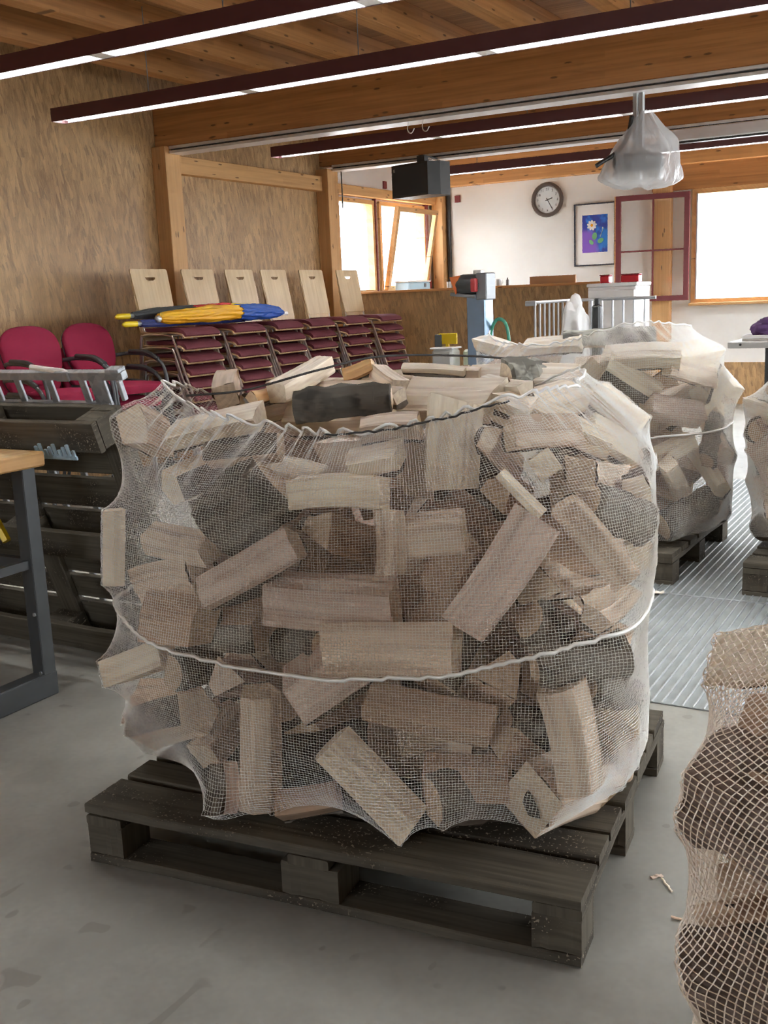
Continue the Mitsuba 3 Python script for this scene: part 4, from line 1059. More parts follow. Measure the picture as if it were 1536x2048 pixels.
def net(key, heap, spacing, r, mat, t_bot, rim, part='mesh', th_range=None, zc=.5, seam_t=None, seam_r=.004, iters=(260, 120), gather=0.0, hem=1.22, zigzag=.0003):
    """a knitted net drawn tight over the load: a membrane that rests on the logs and is straight between them.
    Returns the vertex grid (rows bottom to top, columns round the load)."""
    c0 = np.array([heap.c[0], heap.c[1], heap.c[2] + heap.A[2] * zc])
    A_ = np.array([heap.A[0], heap.A[1], heap.A[2] * (1 - zc)])
    # columns at even steps along the plan outline
    tt = np.linspace(0, 2 * np.pi, 4001)
    ex = 2 / 3.0
    def plan(t): return np.stack([np.sign(np.cos(t)) * np.abs(np.cos(t)) ** ex, np.sign(np.sin(t)) * np.abs(np.sin(t)) ** ex], -1)
    pl = plan(tt) * A_[:2]
    s = np.r_[0, np.cumsum(np.linalg.norm(np.diff(pl, axis=0), axis=1))]
    N = int(s[-1] / spacing)
    tc = np.interp(np.arange(N) / N * s[-1], s, tt)
    dxy = plan(tc); dxy /= ((np.abs(dxy) ** 3).sum(-1) ** (1 / 3))[:, None]
    pa = np.arctan2(dxy[:, 1], dxy[:, 0]) % (2 * np.pi)
    o_ = np.argsort(pa); pa, dxy = pa[o_], dxy[o_]
    rz = np.array([rim(a) for a in np.arctan2(dxy[:, 1] * A_[1], dxy[:, 0] * A_[0])])      # rim radius and height as shares of the outline
    ra, zr = rz[:, 0], rz[:, 1]
    psi_b = math.atan2(t_bot, 1.0)
    H = heap.A[2] * zc / A_[2]
    psi_t = np.arctan2(zr, ra)
    M = int((heap.A[2] * .92 + heap.A[0] * (1 - ra.mean()) * .9) / spacing)
    f = np.linspace(0, 1, M)
    # arc length along the mean profile
    ps = np.linspace(psi_b, psi_t.mean(), 600)
    lam = (np.abs(np.cos(ps)) ** 5 + np.abs(np.sin(ps)) ** 5) ** (-.2)
    pr = np.stack([np.cos(ps) * lam * A_[:2].mean(), np.sin(ps) * lam * np.where(ps > 0, A_[2], heap.A[2] * zc)], -1)
    sl = np.r_[0, np.cumsum(np.linalg.norm(np.diff(pr, axis=0), axis=1))]
    fr = (np.interp(np.linspace(0, sl[-1], M), sl, ps) - psi_b) / (psi_t.mean() - psi_b)
    PSI = psi_b + fr[:, None] * (psi_t - psi_b)[None]
    zsc = np.where(PSI > 0, A_[2], heap.A[2] * zc)
    D = np.stack([np.cos(PSI) * dxy[None, :, 0] * A_[0], np.cos(PSI) * dxy[None, :, 1] * A_[1], np.sin(PSI) * zsc], -1)
    Dn2 = (D ** 2).sum(-1)
    # the logs as seen along those rays
    P = np.vstack(heap.pts) - c0
    q = P[:, :2] / A_[:2]
    rho = (np.abs(q) ** 3).sum(1) ** (1 / 3)
    zz = P[:, 2] / np.where(P[:, 2] > 0, A_[2], heap.A[2] * zc)
    th = np.arctan2(q[:, 1], q[:, 0]) % (2 * np.pi)
    j = np.round(np.interp(th, np.r_[pa[-1] - 2 * np.pi, pa, pa[0] + 2 * np.pi], np.arange(-1, N + 1))).astype(int) % N
    psi = np.arctan2(zz, rho); lm = np.hypot(zz, rho)
    g = (psi - psi_b) / (psi_t[j] - psi_b)
    ok = (g > -.01) & (g < 1.0)
    i = np.clip(np.round(np.interp(g[ok], fr, np.arange(M))).astype(int), 0, M - 1)
    obs = np.full((M, N), .30)
    np.maximum.at(obs, (i, j[ok]), lm[ok])
    obs = obs + .006
    obs[0] = np.maximum(obs[0], hem)
    # the membrane
    def relax(obs, D, Dn2, it, lam):
        for _ in range(it):
            X = lam[..., None] * D
            nb = np.roll(X, 1, 1) + np.roll(X, -1, 1)
            up = np.vstack([X[1:], X[-1:]]); dn = np.vstack([X[:1], X[:-1]])
            avg = (nb + up + dn) / 4
            new = (avg * D).sum(-1) / Dn2
            lam = np.maximum(obs, lam + 1.0 * (new - lam))
        return lam
    st = 4
    Mc, Nc = M // st * st, N // st * st
    oc = obs[:Mc, :Nc].reshape(Mc // st, st, Nc // st, st).max((1, 3))
    Dc = D[st // 2:Mc:st, st // 2:Nc:st]
    lc = relax(oc, Dc, (Dc ** 2).sum(-1), iters[0], np.full(oc.shape, 1.0))
    ii = np.clip((np.arange(M) - st / 2 + .5) / st, 0, oc.shape[0] - 1); jj = np.clip((np.arange(N) - st / 2 + .5) / st, 0, oc.shape[1] - 1)
    i0 = np.floor(ii).astype(int); i1 = np.minimum(i0 + 1, oc.shape[0] - 1); j0 = np.floor(jj).astype(int); j1 = np.minimum(j0 + 1, oc.shape[1] - 1)
    fi, fj = (ii - i0)[:, None], (jj - j0)[None]
    lam0 = (lc[i0][:, j0] * (1 - fi) * (1 - fj) + lc[i1][:, j0] * fi * (1 - fj) + lc[i0][:, j1] * (1 - fi) * fj + lc[i1][:, j1] * fi * fj)
    lam = relax(obs, D, Dn2, iters[1], np.maximum(obs, lam0))
    if gather:
        w = np.clip((fr - .76) / .24, 0, 1)[:, None] ** 1.3
        fw = .25 + .75 * np.clip(-dxy[:, 1] - .25 * dxy[:, 0], 0, 1)[None]
        lam = lam * (1 + gather * fw * w * np.sin(np.arange(N) * 2 * np.pi / 11 + 3 * np.sin(np.arange(N) * .11))[None])
    X = c0 + lam[..., None] * D
    R_, t_ = heap.frame[:3, :3], heap.frame[:3, 3]
    lo = heap.c[2] + .004
    X[..., 2] = np.maximum(X[..., 2], lo)
    rng = np.random.default_rng(5)
    if zigzag: X = X + rng.normal(0, zigzag, X.shape)
    W = X @ R_.T + t_
    Nr = (D / np.sqrt(Dn2)[..., None]) @ R_.T
    cols = np.arange(N)
    if th_range is not None:
        a = np.arctan2(dxy[:, 1] * A_[1], dxy[:, 0] * A_[0])
        keep = ((a - th_range[0]) % (2 * np.pi)) < (th_range[1] - th_range[0])
    else: keep = np.ones(N, bool)
    V, F = [], []
    def strands(G, Q, closed, off):
        """triangular threads along axis 1 of G (k, n, 3) with outward normals Q"""
        k, n_ = G.shape[:2]
        Tn = np.roll(G, -1, 1) - np.roll(G, 1, 1) if closed else np.gradient(G, axis=1)
        Tn /= np.maximum(np.linalg.norm(Tn, axis=-1, keepdims=True), 1e-9)
        S = np.cross(Tn, Q); S /= np.maximum(np.linalg.norm(S, axis=-1, keepdims=True), 1e-9)
        Vs = np.stack([G + Q * r * 1.0, G - Q * r * .6 + S * r, G - Q * r * .6 - S * r], 2)   # k, n, 3, 3
        idx = off + np.arange(k * n_ * 3).reshape(k, n_, 3)
        nx = np.roll(idx, -1, 1) if closed else idx[:, 1:]
        cu = idx if closed else idx[:, :-1]
        fs = []
        for e in range(3):
            a_, b_ = cu[..., e], cu[..., (e + 1) % 3]; c_, d_ = nx[..., (e + 1) % 3], nx[..., e]
            fs += [np.stack([a_, b_, c_], -1).reshape(-1, 3), np.stack([a_, c_, d_], -1).reshape(-1, 3)]
        return Vs.reshape(-1, 3), np.vstack(fs)
    if keep.all():
        v1, f1 = strands(W, Nr, True, 0)
        Wk, Nk = W, Nr
    else:
        start = np.argmax(keep & ~np.roll(keep, 1)); ordr = (start + np.arange(keep.sum())) % N
        Wk, Nk = W[:, ordr], Nr[:, ordr]
        v1, f1 = strands(Wk, Nk, False, 0)
    v2, f2 = strands(np.swapaxes(Wk, 0, 1), np.swapaxes(Nk, 0, 1), False, len(v1))
    put(key + '__' + part, trimesh.Trimesh(np.vstack([v1, v2]), np.vstack([f1, f2]), process=False), mat, kind='stuff')
    return Wk, Nk, fr, keep.all()
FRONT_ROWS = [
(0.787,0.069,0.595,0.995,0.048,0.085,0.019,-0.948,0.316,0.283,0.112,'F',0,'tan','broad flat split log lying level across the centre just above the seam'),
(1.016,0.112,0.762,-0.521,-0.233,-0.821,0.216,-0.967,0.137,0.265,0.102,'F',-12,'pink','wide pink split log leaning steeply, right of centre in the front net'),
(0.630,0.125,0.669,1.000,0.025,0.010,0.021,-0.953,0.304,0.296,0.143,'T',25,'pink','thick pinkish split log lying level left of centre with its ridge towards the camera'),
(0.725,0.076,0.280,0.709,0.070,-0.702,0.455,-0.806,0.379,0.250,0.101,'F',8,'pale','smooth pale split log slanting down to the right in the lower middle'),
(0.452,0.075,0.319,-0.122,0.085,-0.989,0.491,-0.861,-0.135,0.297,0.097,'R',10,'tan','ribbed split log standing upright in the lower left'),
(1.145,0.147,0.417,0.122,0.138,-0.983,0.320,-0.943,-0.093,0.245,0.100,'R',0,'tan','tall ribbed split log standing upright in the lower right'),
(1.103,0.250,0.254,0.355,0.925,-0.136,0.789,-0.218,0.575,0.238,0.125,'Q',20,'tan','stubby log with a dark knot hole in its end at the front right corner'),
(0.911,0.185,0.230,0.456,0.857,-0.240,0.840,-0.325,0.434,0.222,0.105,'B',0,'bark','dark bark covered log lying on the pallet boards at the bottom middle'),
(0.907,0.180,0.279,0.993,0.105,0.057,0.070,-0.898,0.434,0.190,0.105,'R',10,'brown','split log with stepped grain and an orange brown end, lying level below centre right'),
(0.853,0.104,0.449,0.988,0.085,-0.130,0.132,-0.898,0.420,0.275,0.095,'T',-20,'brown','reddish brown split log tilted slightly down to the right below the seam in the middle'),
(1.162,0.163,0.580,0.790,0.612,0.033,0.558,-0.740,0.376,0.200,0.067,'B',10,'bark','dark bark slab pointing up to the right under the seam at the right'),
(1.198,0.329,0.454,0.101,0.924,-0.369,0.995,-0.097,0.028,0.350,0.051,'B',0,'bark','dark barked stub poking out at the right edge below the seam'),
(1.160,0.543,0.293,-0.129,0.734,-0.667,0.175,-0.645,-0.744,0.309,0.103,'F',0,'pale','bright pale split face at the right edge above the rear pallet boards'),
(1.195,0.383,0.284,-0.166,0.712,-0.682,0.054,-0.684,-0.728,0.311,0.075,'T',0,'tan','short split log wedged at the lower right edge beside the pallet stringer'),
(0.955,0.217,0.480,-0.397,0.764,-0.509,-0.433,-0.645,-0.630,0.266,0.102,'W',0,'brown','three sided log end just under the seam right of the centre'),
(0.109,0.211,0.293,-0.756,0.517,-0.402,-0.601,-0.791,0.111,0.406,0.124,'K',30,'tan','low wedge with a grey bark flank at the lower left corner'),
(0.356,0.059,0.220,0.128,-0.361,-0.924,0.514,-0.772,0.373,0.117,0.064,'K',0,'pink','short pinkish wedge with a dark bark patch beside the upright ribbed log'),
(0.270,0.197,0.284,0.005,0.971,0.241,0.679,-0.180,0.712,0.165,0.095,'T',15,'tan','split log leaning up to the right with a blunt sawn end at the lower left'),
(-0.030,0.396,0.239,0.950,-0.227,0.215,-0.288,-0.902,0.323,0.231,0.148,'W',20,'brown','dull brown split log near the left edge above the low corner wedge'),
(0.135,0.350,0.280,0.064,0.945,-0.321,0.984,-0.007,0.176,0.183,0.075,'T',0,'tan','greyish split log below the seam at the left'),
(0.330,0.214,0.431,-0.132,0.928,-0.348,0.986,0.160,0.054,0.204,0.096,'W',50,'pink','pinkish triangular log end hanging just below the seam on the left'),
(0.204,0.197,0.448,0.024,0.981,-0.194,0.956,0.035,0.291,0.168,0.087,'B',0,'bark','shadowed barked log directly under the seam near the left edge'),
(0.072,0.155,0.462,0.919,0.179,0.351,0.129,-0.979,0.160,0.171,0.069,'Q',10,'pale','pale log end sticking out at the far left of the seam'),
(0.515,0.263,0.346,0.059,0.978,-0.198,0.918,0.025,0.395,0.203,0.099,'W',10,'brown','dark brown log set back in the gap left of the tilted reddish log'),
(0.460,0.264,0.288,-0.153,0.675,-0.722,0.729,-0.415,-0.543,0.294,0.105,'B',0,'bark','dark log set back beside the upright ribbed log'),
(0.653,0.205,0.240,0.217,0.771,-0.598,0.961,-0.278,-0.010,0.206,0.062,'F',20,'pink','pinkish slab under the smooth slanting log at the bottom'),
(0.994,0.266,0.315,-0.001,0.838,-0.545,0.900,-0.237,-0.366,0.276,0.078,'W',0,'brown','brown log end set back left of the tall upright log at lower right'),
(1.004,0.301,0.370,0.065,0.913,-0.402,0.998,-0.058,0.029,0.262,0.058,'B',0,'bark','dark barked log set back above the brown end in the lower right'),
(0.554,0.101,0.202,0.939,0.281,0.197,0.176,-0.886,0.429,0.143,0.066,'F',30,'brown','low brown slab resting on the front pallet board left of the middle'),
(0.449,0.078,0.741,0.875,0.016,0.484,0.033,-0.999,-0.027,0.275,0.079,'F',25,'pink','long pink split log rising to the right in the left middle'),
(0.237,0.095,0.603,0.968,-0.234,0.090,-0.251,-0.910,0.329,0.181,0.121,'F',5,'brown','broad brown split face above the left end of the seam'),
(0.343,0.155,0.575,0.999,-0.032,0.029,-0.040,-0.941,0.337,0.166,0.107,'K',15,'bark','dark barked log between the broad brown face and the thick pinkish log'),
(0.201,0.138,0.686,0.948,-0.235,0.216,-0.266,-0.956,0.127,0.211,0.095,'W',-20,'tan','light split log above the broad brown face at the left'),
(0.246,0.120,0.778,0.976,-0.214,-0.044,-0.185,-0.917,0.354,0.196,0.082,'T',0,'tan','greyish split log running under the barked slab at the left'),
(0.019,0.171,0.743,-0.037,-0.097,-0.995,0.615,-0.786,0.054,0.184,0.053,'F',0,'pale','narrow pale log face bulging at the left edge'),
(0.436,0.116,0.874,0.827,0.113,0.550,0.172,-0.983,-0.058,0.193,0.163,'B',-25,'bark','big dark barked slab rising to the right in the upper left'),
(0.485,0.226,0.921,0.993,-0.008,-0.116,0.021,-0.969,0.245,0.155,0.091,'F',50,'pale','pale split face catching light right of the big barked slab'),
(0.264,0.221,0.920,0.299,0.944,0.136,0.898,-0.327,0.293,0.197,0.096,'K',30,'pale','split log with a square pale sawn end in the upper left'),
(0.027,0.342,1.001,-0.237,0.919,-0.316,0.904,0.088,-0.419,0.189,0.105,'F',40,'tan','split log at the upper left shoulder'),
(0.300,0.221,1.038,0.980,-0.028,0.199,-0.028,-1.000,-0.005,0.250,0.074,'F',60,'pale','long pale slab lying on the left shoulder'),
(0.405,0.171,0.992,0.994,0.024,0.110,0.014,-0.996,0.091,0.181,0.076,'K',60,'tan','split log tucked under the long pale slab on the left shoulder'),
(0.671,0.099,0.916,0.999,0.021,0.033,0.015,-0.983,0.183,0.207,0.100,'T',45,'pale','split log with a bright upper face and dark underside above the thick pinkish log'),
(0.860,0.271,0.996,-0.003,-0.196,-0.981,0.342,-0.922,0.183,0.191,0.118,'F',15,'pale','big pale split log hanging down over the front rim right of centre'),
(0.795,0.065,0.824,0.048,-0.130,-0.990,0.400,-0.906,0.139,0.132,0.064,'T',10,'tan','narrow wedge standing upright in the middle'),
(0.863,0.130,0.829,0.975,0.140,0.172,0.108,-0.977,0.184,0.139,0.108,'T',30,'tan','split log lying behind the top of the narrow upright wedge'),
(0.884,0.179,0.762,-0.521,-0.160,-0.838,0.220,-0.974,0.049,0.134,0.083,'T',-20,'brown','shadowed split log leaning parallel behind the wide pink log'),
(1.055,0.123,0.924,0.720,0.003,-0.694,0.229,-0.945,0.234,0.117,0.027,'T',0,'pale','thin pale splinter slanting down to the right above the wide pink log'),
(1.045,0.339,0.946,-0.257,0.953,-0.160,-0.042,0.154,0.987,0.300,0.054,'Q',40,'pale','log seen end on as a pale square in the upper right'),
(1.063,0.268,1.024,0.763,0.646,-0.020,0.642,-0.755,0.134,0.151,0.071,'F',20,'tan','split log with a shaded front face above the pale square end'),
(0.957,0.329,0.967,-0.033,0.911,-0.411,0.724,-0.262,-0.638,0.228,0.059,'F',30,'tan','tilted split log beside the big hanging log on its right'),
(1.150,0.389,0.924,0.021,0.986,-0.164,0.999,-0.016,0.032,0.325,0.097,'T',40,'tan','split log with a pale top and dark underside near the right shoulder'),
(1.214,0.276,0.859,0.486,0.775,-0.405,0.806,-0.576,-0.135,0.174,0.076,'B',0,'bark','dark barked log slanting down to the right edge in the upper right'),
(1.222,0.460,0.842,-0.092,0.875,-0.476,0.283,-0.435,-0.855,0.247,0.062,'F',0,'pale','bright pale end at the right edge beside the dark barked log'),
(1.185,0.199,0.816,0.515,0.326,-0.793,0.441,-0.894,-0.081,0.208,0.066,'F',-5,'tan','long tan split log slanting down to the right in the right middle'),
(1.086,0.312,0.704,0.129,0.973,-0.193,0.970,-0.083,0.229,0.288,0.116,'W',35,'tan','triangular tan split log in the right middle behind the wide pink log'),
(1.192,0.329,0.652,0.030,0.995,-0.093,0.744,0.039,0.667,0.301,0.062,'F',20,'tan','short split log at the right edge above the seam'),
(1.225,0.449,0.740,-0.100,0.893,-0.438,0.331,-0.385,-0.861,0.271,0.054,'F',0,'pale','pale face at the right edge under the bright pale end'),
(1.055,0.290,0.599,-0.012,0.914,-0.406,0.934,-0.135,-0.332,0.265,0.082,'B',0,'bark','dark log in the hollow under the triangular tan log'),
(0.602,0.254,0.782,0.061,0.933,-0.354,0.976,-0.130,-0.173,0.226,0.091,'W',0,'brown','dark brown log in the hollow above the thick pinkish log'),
(0.967,0.344,0.868,-0.092,0.951,-0.294,0.897,-0.049,-0.440,0.242,0.084,'W',10,'brown','brown log in the hollow left of the pale square end'),
(0.484,0.229,0.523,-0.701,0.654,-0.284,-0.707,-0.690,0.156,0.301,0.067,'B',0,'bark','dark log in the hollow left of the broad flat central log'),
(1.099,0.362,1.027,0.861,0.240,-0.449,0.309,-0.947,0.086,0.187,0.078,'F',70,'pale','long pale slab lying on the right shoulder'),
(1.162,0.462,0.984,0.530,0.695,-0.486,0.694,-0.684,-0.222,0.138,0.064,'F',40,'pale','pale split log near the right shoulder below the long slab'),
(1.121,0.755,1.024,0.796,-0.056,-0.603,0.079,-0.977,0.196,0.140,0.072,'F',60,'pale','pale split log at the far right shoulder'),
(0.739,0.218,1.038,0.987,0.143,0.074,0.135,-0.985,0.104,0.133,0.064,'W',60,'tan','split log under the net just below the dark barked log on the rim'),
(0.726,0.165,0.981,0.974,0.121,0.192,0.105,-0.990,0.092,0.113,0.070,'F',60,'pale','pale slab under the gathered net in the middle'),
(1.180,0.672,0.896,-0.093,0.966,-0.240,0.724,-0.100,-0.682,0.278,0.064,'B',0,'bark','dark log end at the upper right edge'),
(0.616,0.247,1.089,0.956,0.289,0.057,0.284,-0.955,0.086,0.219,0.051,'B',0,'black','rough black barked log lying along the front rim of the open net'),
(0.350,0.563,1.118,-0.127,0.985,0.114,0.895,0.064,0.441,0.365,0.070,'T',20,'pale','big pale log sticking up out of the open net, sawn end upwards'),
(0.171,0.489,1.100,-0.495,0.864,0.093,0.254,0.041,0.966,0.244,0.059,'Q',25,'brown','squat block with an orange brown side on the left of the opening'),
(0.320,0.422,1.091,-0.277,0.961,-0.003,0.912,0.264,0.313,0.244,0.032,'F',20,'orange','small orange brown piece next to the squat block on top'),
(0.450,0.690,1.126,0.917,0.191,0.351,0.211,-0.977,-0.019,0.084,0.038,'F',30,'orange','small orange brown split piece near the back of the opening'),
(0.558,0.637,1.107,0.636,-0.757,-0.151,-0.547,-0.580,0.604,0.194,0.060,'T',20,'tan','tan split log pointing back in the middle of the opening'),
(0.650,0.719,1.124,0.998,0.005,-0.063,0.011,-0.995,0.095,0.172,0.028,'F',60,'pale','thin pale slab along the back of the opening'),
(0.713,0.743,1.108,0.999,-0.028,0.017,-0.029,-0.997,0.072,0.110,0.042,'T',30,'tan','tan split log with its end to the left behind the big hanging log'),
(0.877,0.597,1.096,0.733,-0.680,-0.020,-0.663,-0.721,0.199,0.200,0.044,'F',60,'cream','almost white split log on top right of the big hanging log'),
(0.870,0.820,1.098,0.223,0.970,-0.092,0.974,-0.225,-0.009,0.228,0.067,'B',15,'lichen','grey lichen covered barked log at the right end of the opening'),
(0.616,0.403,1.095,0.878,-0.478,-0.010,-0.471,-0.868,0.156,0.211,0.045,'F',60,'tan','flat tan log in the middle of the opening behind the black barked log'),
(0.965,0.393,1.063,0.833,-0.484,-0.268,-0.368,-0.847,0.384,0.101,0.047,'F',60,'pale','pale log on top near the right rim of the opening'),]
CORNER_ROWS = [
(-0.142,1.248,0.883,0.878,-0.340,0.336,-0.412,-0.895,0.170,0.289,0.077,'W',30,'cream','pale conical log end wrapped in bunched net on top of the lower right load'),
(-0.114,1.179,0.836,0.947,-0.229,0.224,-0.292,-0.905,0.308,0.222,0.049,'F',20,'brown','brown split log under the pale conical end in the lower right load'),
(-0.132,1.126,0.742,0.941,-0.339,-0.009,-0.291,-0.821,0.491,0.244,0.137,'B',25,'reddark','big dark barked log bulging out in the middle of the lower right load'),
(-0.111,1.126,0.672,0.964,0.143,0.225,0.019,-0.879,0.476,0.233,0.042,'F',25,'tan','split log below the big dark barked log in the lower right load'),
(-0.147,1.157,0.620,0.906,0.003,0.423,-0.182,-0.900,0.396,0.245,0.028,'T',0,'tan','thin split log poking out to the left low in the lower right load'),
(-0.095,1.087,0.657,0.942,0.229,0.244,0.075,-0.855,0.513,0.207,0.042,'K',0,'brown','shadowed split log low in the lower right load'),
(-0.116,1.044,0.602,0.926,-0.079,0.369,-0.255,-0.852,0.457,0.248,0.093,'B',0,'reddark','dark barked log at the bottom of the lower right load'),
(-0.091,1.033,0.531,0.950,-0.030,0.312,-0.201,-0.821,0.534,0.217,0.070,'W',0,'brown','split log at the very bottom of the lower right load'),]
# the front load
SEAM_A = [0, 90, 180, 209, 221, 227, 246, 271, 302, 317, 328, 338, 360]
SEAM_Z = [.63, .60, .62, .611, .57, .552, .533, .529, .563, .61, .634, .636, .63]
front = Heap(PM, (.64, .5, .152), (.655, .465, .95), 1)
for i, row in enumerate(FRONT_ROWS): front.add(row, 'split logs in the front netted load', True, i < 67 or i > 76)
GT = 'split logs lying in the opening of the front net'
for row in ((.45, .63, 1.065, 1, .12, .0, 0, -.5, .86, .30, .10, 'F', 10, 'tan', 'tan split log lying level in the middle of the opening behind the black barked log'),
            (.74, .60, 1.06, .92, -.38, .03, 0, -.5, .86, .30, .11, 'F', -12, 'pale', 'pale split log lying askew in the opening behind the big hanging log'),
            (.55, .83, 1.085, 1, .03, .03, 0, -.4, .9, .32, .10, 'T', 0, 'pale', 'pale split log lying along the back rim of the opening'),
            (.86, .84, 1.085, .95, .3, -.02, 0, -.4, .9, .28, .10, 'F', 0, 'cream', 'almost white split log at the back right of the opening'),
            (.32, .80, 1.07, .75, -.66, .05, 0, -.4, .9, .30, .11, 'F', 15, 'tan', 'tan split log at the back left of the opening'),
            (.97, .60, 1.055, .35, .93, .05, .2, -.3, .9, .28, .10, 'F', 0, 'pale', 'pale split log lying lengthwise under the right rim of the opening'),
            (.50, .46, 1.035, 1, -.06, .02, 0, -.5, .86, .28, .10, 'F', 0, 'pale', 'pale split log just behind the black barked log in the opening'),
            (.27, .60, 1.05, .3, .95, .04, -.2, -.3, .9, .28, .10, 'K', 0, 'pale', 'pale split log lying lengthwise behind the squat block')):
    front.add(row, GT, True, False)
r6 = FRONT_ROWS[6]
c6, a6, n6 = np.array(r6[0:3]), np.array(r6[3:6]), np.array(r6[6:9])
s6 = np.cross(a6, n6); e6 = c6 - a6 * (r6[9] / 2 + .004)
kn = np.array([e6 + s6 * (.012 + (.026 + .008 * math.sin(3 * t)) * math.cos(t)) + n6 * (-.002 + (.020 + .006 * math.cos(2 * t)) * math.sin(t)) - a6 * (.0 if q else .003) * 1.0 for q in (0, 1) for t in np.linspace(0, 2 * np.pi, 14, endpoint=False)])
put('firewood_log_006__knot', man(m3.Manifold.hull_points((kn @ PM[:3, :3].T + PM[:3, 3]).astype(np.float32))), 'knot_dark', label='dark knot hole')
front.fill(80, .86, 'split log buried inside the front netted load behind the outer logs', 'logs buried in the front load', tol=.62, L=.27, W=.165, tries=7000)
k = thing('firewood_net', 'white net bag drawn tight over the big load of firewood in the middle', 'net')
def rim_front(a):
    x, y = math.cos(a), math.sin(a)
    base = .66 if y > 0 else .70
    return base - .10 * max(x, 0) + .03 * math.sin(3 * a), .84 + .10 * max(y, 0) + .04 * max(x, 0)
W_, N_, fr_, cl_ = net(k, front, .0069, .00050, 'net_white', -.93, rim_front, gather=.022)
rows_ = len(fr_)
def ring_path(i, out=.002, step=3): return (W_[i] + N_[i] * out)[::step]
put(k + '__rim_cord', tube(ring_path(rows_ - 1, .003, 2), .0034, 6, closed=True), 'net_white', smooth=True, label='gathered rim of the net')
# the seam: a thicker line of net round the load at about a third of its height, sagging at the corner
zt = []
for j in range(W_.shape[1]):
    zcol = W_[:, j, 2]
    q_ = PM[:3, :3].T @ (W_[rows_ // 3, j] - PM[:3, 3])
    an = math.degrees(math.atan2(q_[1] - .5, q_[0] - .64)) % 360
    zt.append(int(np.argmin(np.abs(zcol[:int(rows_ * .7)] - np.interp(an, SEAM_A, SEAM_Z)))))
zt = np.array(zt)
zt = np.round(np.convolve(np.r_[zt[-9:], zt, zt[:9]], np.ones(19) / 19, 'same')[9:-9]).astype(int)
seam = np.array([W_[zt[j], j] + N_[zt[j], j] * .002 for j in range(0, W_.shape[1], 2)])
put(k + '__seam', tube(seam, .0042, 6, closed=True), 'net_white', smooth=True, label='thick woven seam round the load')
nc_ = W_.shape[1]
cord = (W_[rows_ - 3] + N_[rows_ - 3] * .006)[int(nc_ * .735):int(nc_ * .90):3]
cord = np.stack([np.convolve(np.pad(cord[:, q], 5, 'edge'), np.ones(11) / 11, 'valid') for q in range(3)], 1)
put(k + '__drawstring', tube(cord + np.random.default_rng(2).normal(0, .0012, cord.shape), .0024, 6), 'rope_black', smooth=True, label='dark drawstring through the rim')
def PL(u, v, z): return (PM[:3, :3] @ np.array([u, v, z]) + PM[:3, 3])
put(k + '__cord_end', tube(smooth_path([PL(.12, .38, 1.09), PL(.30, .36, 1.105), PL(.46, .44, 1.145), PL(.55, .62, 1.165), PL(.72, .82, 1.15), PL(.90, .90, 1.125)], 40), .003, 6), 'rope_black', smooth=True, label='thin dark cord across the opening')

# the load behind it
def skin_label(where):
    rw = ['lowest', 'second lowest', 'middle', 'second highest', 'highest']
    def f(i, j): return 'split log in the %s row of the %s, %s from left' % (rw[min(i, 4)], where, ['first', 'second', 'third', 'fourth', 'fifth', 'sixth', 'seventh', 'eighth', 'ninth', 'tenth'][j])
    return f
second = Heap(place(-2.355, 4.575, -.03, 0), (.64, .5, .152), (.66, .47, .93), 2)
second.skin(5, 7, -2.5, .55, skin_label('second netted load'), 'split logs in the second netted load')
G2 = 'split logs on top of the second netted load'
second.add((.80, .30, 1.085, 1, .25, .02, 0, -.5, .86, .42, .10, 'B', 0, 'lichen', 'greyish barked log lying on top of the second netted load'), G2)
second.add((.55, .22, 1.06, 1, -.1, .06, 0, -.6, .8, .30, .085, 'F', 0, 'pale', 'pale split log on top of the second netted load in front of the barked log'), G2)
second.add((.20, .35, 1.05, .8, -.6, -.12, 0, -.5, .86, .34, .11, 'F', 20, 'pale', 'pale slab on the left shoulder of the second netted load'), G2)
second.add((1.17, .34, 1.01, .25, .95, .02, .5, -.2, .8, .36, .13, 'F', 10, 'pale', 'pale slab on the right shoulder of the second netted load'), G2)
second.add((1.02, .10, 1.01, 1, .12, .03, 0, -.8, .6, .34, .12, 'F', 20, 'pale', 'pale slab at the front edge on top of the second netted load'), G2)
second.fill(34, .88, 'split log buried inside the second netted load', 'logs buried in the second load', tol=.60, L=.28, W=.18, tries=4000)
k = thing('firewood_net', 'white net bag over the second load of firewood behind the front one', 'net')
W2, N2, fr2, _ = net(k, second, .0085, .00075, 'net_white', -.95, lambda a: (.66 + .04 * math.sin(2 * a), .98), th_range=(-2.9, .9), gather=.015, hem=1.33)
put(k + '__rim_cord', tube((W2[-1] + N2[-1] * .003)[::3], .004, 6), 'net_white', smooth=True)
put(k + '__seam', tube(np.array([W2[int(np.argmin(np.abs(W2[:int(len(fr2) * .7), j, 2] - .66))), j] + N2[5, j] * .003 for j in range(0, W2.shape[1], 6)]), .005, 6), 'net_white', smooth=True, label='thick woven seam')

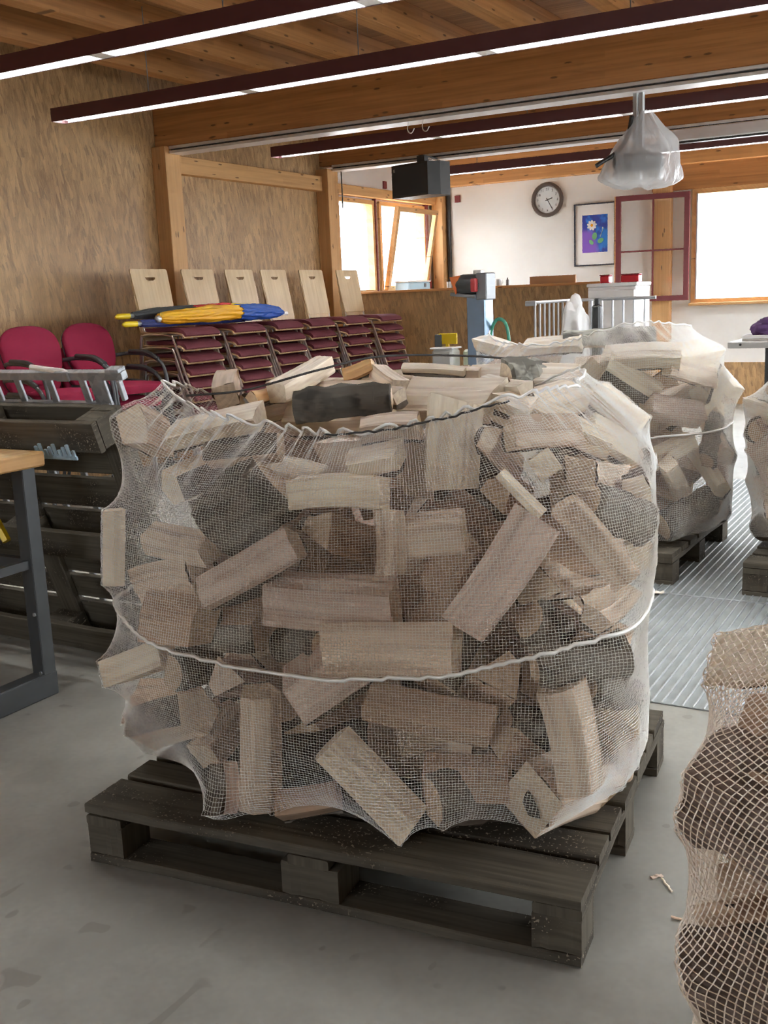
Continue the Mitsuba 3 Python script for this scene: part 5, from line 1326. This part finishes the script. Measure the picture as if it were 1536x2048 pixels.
# the load at the right edge, across the aisle
third = Heap(place(-.848, 4.50, -.03, 0), (.60, .5, .152), (.66, .47, .80), 3)
third.skin(5, 5, -3.6, -1.1, skin_label('right edge load'), 'split logs in the third netted load')
third.add((.16, .30, .86, .3, -.9, -.25, -.3, -.3, .9, .34, .20, 'F', 0, 'cream', 'large pale slab on top of the load at the right edge behind the aisle'), 'slabs on the third load')
third.add((.42, .34, .98, .9, .3, .28, -.3, -.3, .9, .36, .20, 'F', 0, 'cream', 'sloping pale slab higher up on the load at the right edge behind the aisle'), 'slabs on the third load')
third.fill(26, .88, 'split log buried inside the third netted load', 'logs buried in the third load', tol=.60, L=.28, W=.18, tries=3000)
k = thing('firewood_net', 'white net bag over the load at the right edge behind the aisle', 'net')
W3, N3, fr3, _ = net(k, third, .0090, .0008, 'net_white', -.93, lambda a: (.55, .90), th_range=(-3.9, -.9), gather=.015)

# the load in the lower right corner
corner = Heap(place(0, 0, 0), (.33, 1.36, .152), (.62, .48, .80), 4)
for row in CORNER_ROWS: corner.add(row, 'split logs in the load at the lower right corner')
corner.fill(20, .93, 'split log buried inside the load in the lower right corner', 'logs buried in the corner load', tol=.62, L=.28, W=.17, tries=4000)
k = thing('firewood_net', 'sandy brown net bag over the load in the lower right corner', 'net')
W4, N4, fr4, _ = net(k, corner, .0080, .0008, 'net_sandy', -.93, lambda a: (.55, .90), th_range=(-3.6, -.9), gather=.01)
put(k + '__rim_cord', tube((W4[-1] + N4[-1] * .003)[::2], .005, 6), 'net_sandy', smooth=True)

# scraps on the floor
rg = np.random.default_rng(21)
CH = [(-1.19, 4.37, .085, .030, .4, 'cream', 'white sliver of wood on the entrance mat near the second pallet'), (-.545, 2.135, .050, .005, -.9, 'pale', 'thin pale splinter on the floor right of the front pallet'),
      (-.575, 2.16, .028, .010, .9, 'pink', 'small curled chip on the floor beside the thin pale splinter'), (-.47, 2.02, .07, .006, .2, 'brown', 'dark twig on the floor near the load in the lower right corner')]
for x, y, l, w, a, tone, lab in CH:
    z = .0095 if y > 3 else 0.0
    b_ = board(l, w, .004, rg, b=.001)
    V, F, UV = b_
    V = V.copy(); V[:, 2] += .05 * V[:, 0] ** 2 / l + .002
    V[:, 2] -= V[:, 2].min()
    V = V @ rotz(a).T + np.array([x, y, z])
    single('wood_chip', trimesh.Trimesh(V, F, process=False), 'split_' + tone, lab, 'wood chip', uv=UV)
